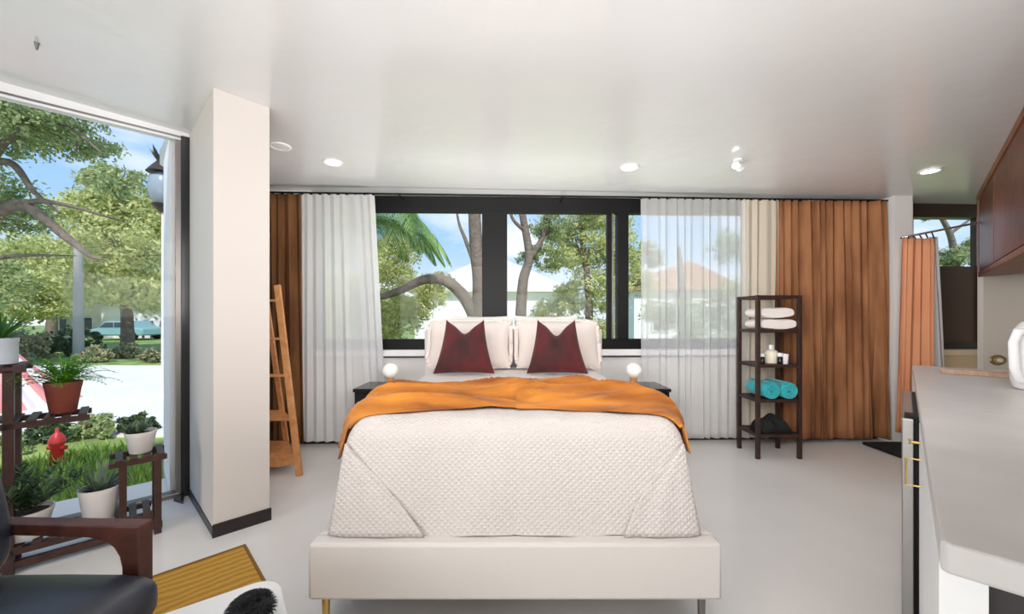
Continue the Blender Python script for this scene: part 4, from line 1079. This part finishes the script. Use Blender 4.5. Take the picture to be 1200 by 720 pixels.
# ------------------------------------------------------------------ world, lights, camera
w = bpy.data.worlds.new('World'); bpy.context.scene.world = w; w.use_nodes = True
nt = w.node_tree; N = nt.nodes; L = nt.links; bg = N['Background']
tc = N.new('ShaderNodeTexCoord'); sp = N.new('ShaderNodeSeparateXYZ'); L.new(tc.outputs['Generated'], sp.inputs[0])
rp = N.new('ShaderNodeValToRGB'); L.new(sp.outputs['Z'], rp.inputs[0])
rp.color_ramp.elements[0].position = 0; rp.color_ramp.elements[0].color = rgb(226,236,246)
rp.color_ramp.elements[1].position = .5; rp.color_ramp.elements[1].color = rgb(110,168,230)
e1 = rp.color_ramp.elements.new(.18); e1.color = rgb(165,205,242)
ns = N.new('ShaderNodeTexNoise'); ns.inputs['Scale'].default_value = 3.2; ns.inputs['Detail'].default_value = 6
mp = N.new('ShaderNodeMapping'); mp.inputs['Scale'].default_value = (1,1,2.5); L.new(tc.outputs['Generated'], mp.inputs[0]); L.new(mp.outputs[0], ns.inputs['Vector'])
cr = N.new('ShaderNodeValToRGB'); cr.color_ramp.elements[0].position = .50; cr.color_ramp.elements[1].position = .72
L.new(ns.outputs['Fac'], cr.inputs[0])
mx = N.new('ShaderNodeMix'); mx.data_type = 'RGBA'; L.new(cr.outputs[0], mx.inputs['Factor']); L.new(rp.outputs[0], mx.inputs['A']); mx.inputs['B'].default_value = (1,1,1,1)
L.new(mx.outputs['Result'], bg.inputs[0]); bg.inputs[1].default_value = 1.5

def light(kind, name, loc, rot, energy, col=(1,1,1), size=1, size_y=None):
    l = bpy.data.lights.new(name, kind); l.energy = energy; l.color = col
    if kind == 'AREA': l.shape = 'RECTANGLE'; l.size = size; l.size_y = size_y or size
    if kind == 'SUN': l.angle = math.radians(3)
    o = bpy.data.objects.new(name, l); C.objects.link(o); o.location = loc; o.rotation_euler = rot; return o
s = light('SUN', 'sun', (0,0,10), (0,0,0), 4.9, (1,.96,.9))
s.rotation_euler = Vector((-.25,.75,-.95)).to_track_quat('-Z','Y').to_euler()
def area(name, loc, nrm, e, sx, sy):
    o = light('AREA', name, loc, (0,0,0), e, (1,.975,.95), sx, sy); o.rotation_euler = Vector(nrm).to_track_quat('-Z','Y').to_euler(); return o
def area_lin(*args):
    o = area(*args); l = o.data; l.use_nodes = True; nt = l.node_tree
    em = nt.nodes['Emission']; lf = nt.nodes.new('ShaderNodeLightFalloff'); lf.inputs['Strength'].default_value = 1
    nt.links.new(lf.outputs['Linear'], em.inputs['Strength']); return o
area_lin('room_fill', (-3.2,-1.7,1.5), (.72,.68,.06), 25, 3.0, 1.8)  # added fill behind the camera; the room has no such lamp
area_lin('ceiling_fill', (.2,.75,1.5), (0,.92,.38), 22, 3.0, .5)  # unseen fill added to brighten the ceiling and back wall
area_lin('low_fill', (-.6,-.5,.4), (.1,.55,.85), 9, 2.6, 1.4)  # low fill added behind the camera, aimed up at the ceiling
area_lin('forward_fill', (.3,.7,2.0), (.08,.95,-.2), 12, 3.2, .4)  # one-sided fill added to lighten the far half of the room
area_lin('headboard_fill', (.0,3.80,.95), (0,-.6,.8), 20, 1.55, .12)  # hidden strip added behind the headboard to lift the rear ceiling
for i, (px_, yy_) in enumerate(((-1.46,3.19),(.97,3.25),(3.5,3.29))):
    l = light('SPOT', 'downlight_lamp', (px_,yy_,2.46), (0,0,0), 14, (1,.97,.92)); l.data.spot_size = 2.3; l.data.spot_blend = .8; l.data.shadow_soft_size = .05

cam = bpy.data.cameras.new('camera'); co = bpy.data.objects.new('camera', cam); C.objects.link(co)
co.location = (0,0,CZ); co.rotation_euler = (PI/2,0,0)
cam.sensor_width = 36; cam.lens = F/1200*36; cam.shift_y = (HY-360)/1200; cam.clip_start = .05; cam.clip_end = 500
sc = bpy.context.scene; sc.camera = co
sc.view_settings.view_transform = 'Standard'; sc.view_settings.look = 'None'; sc.view_settings.exposure = -.34
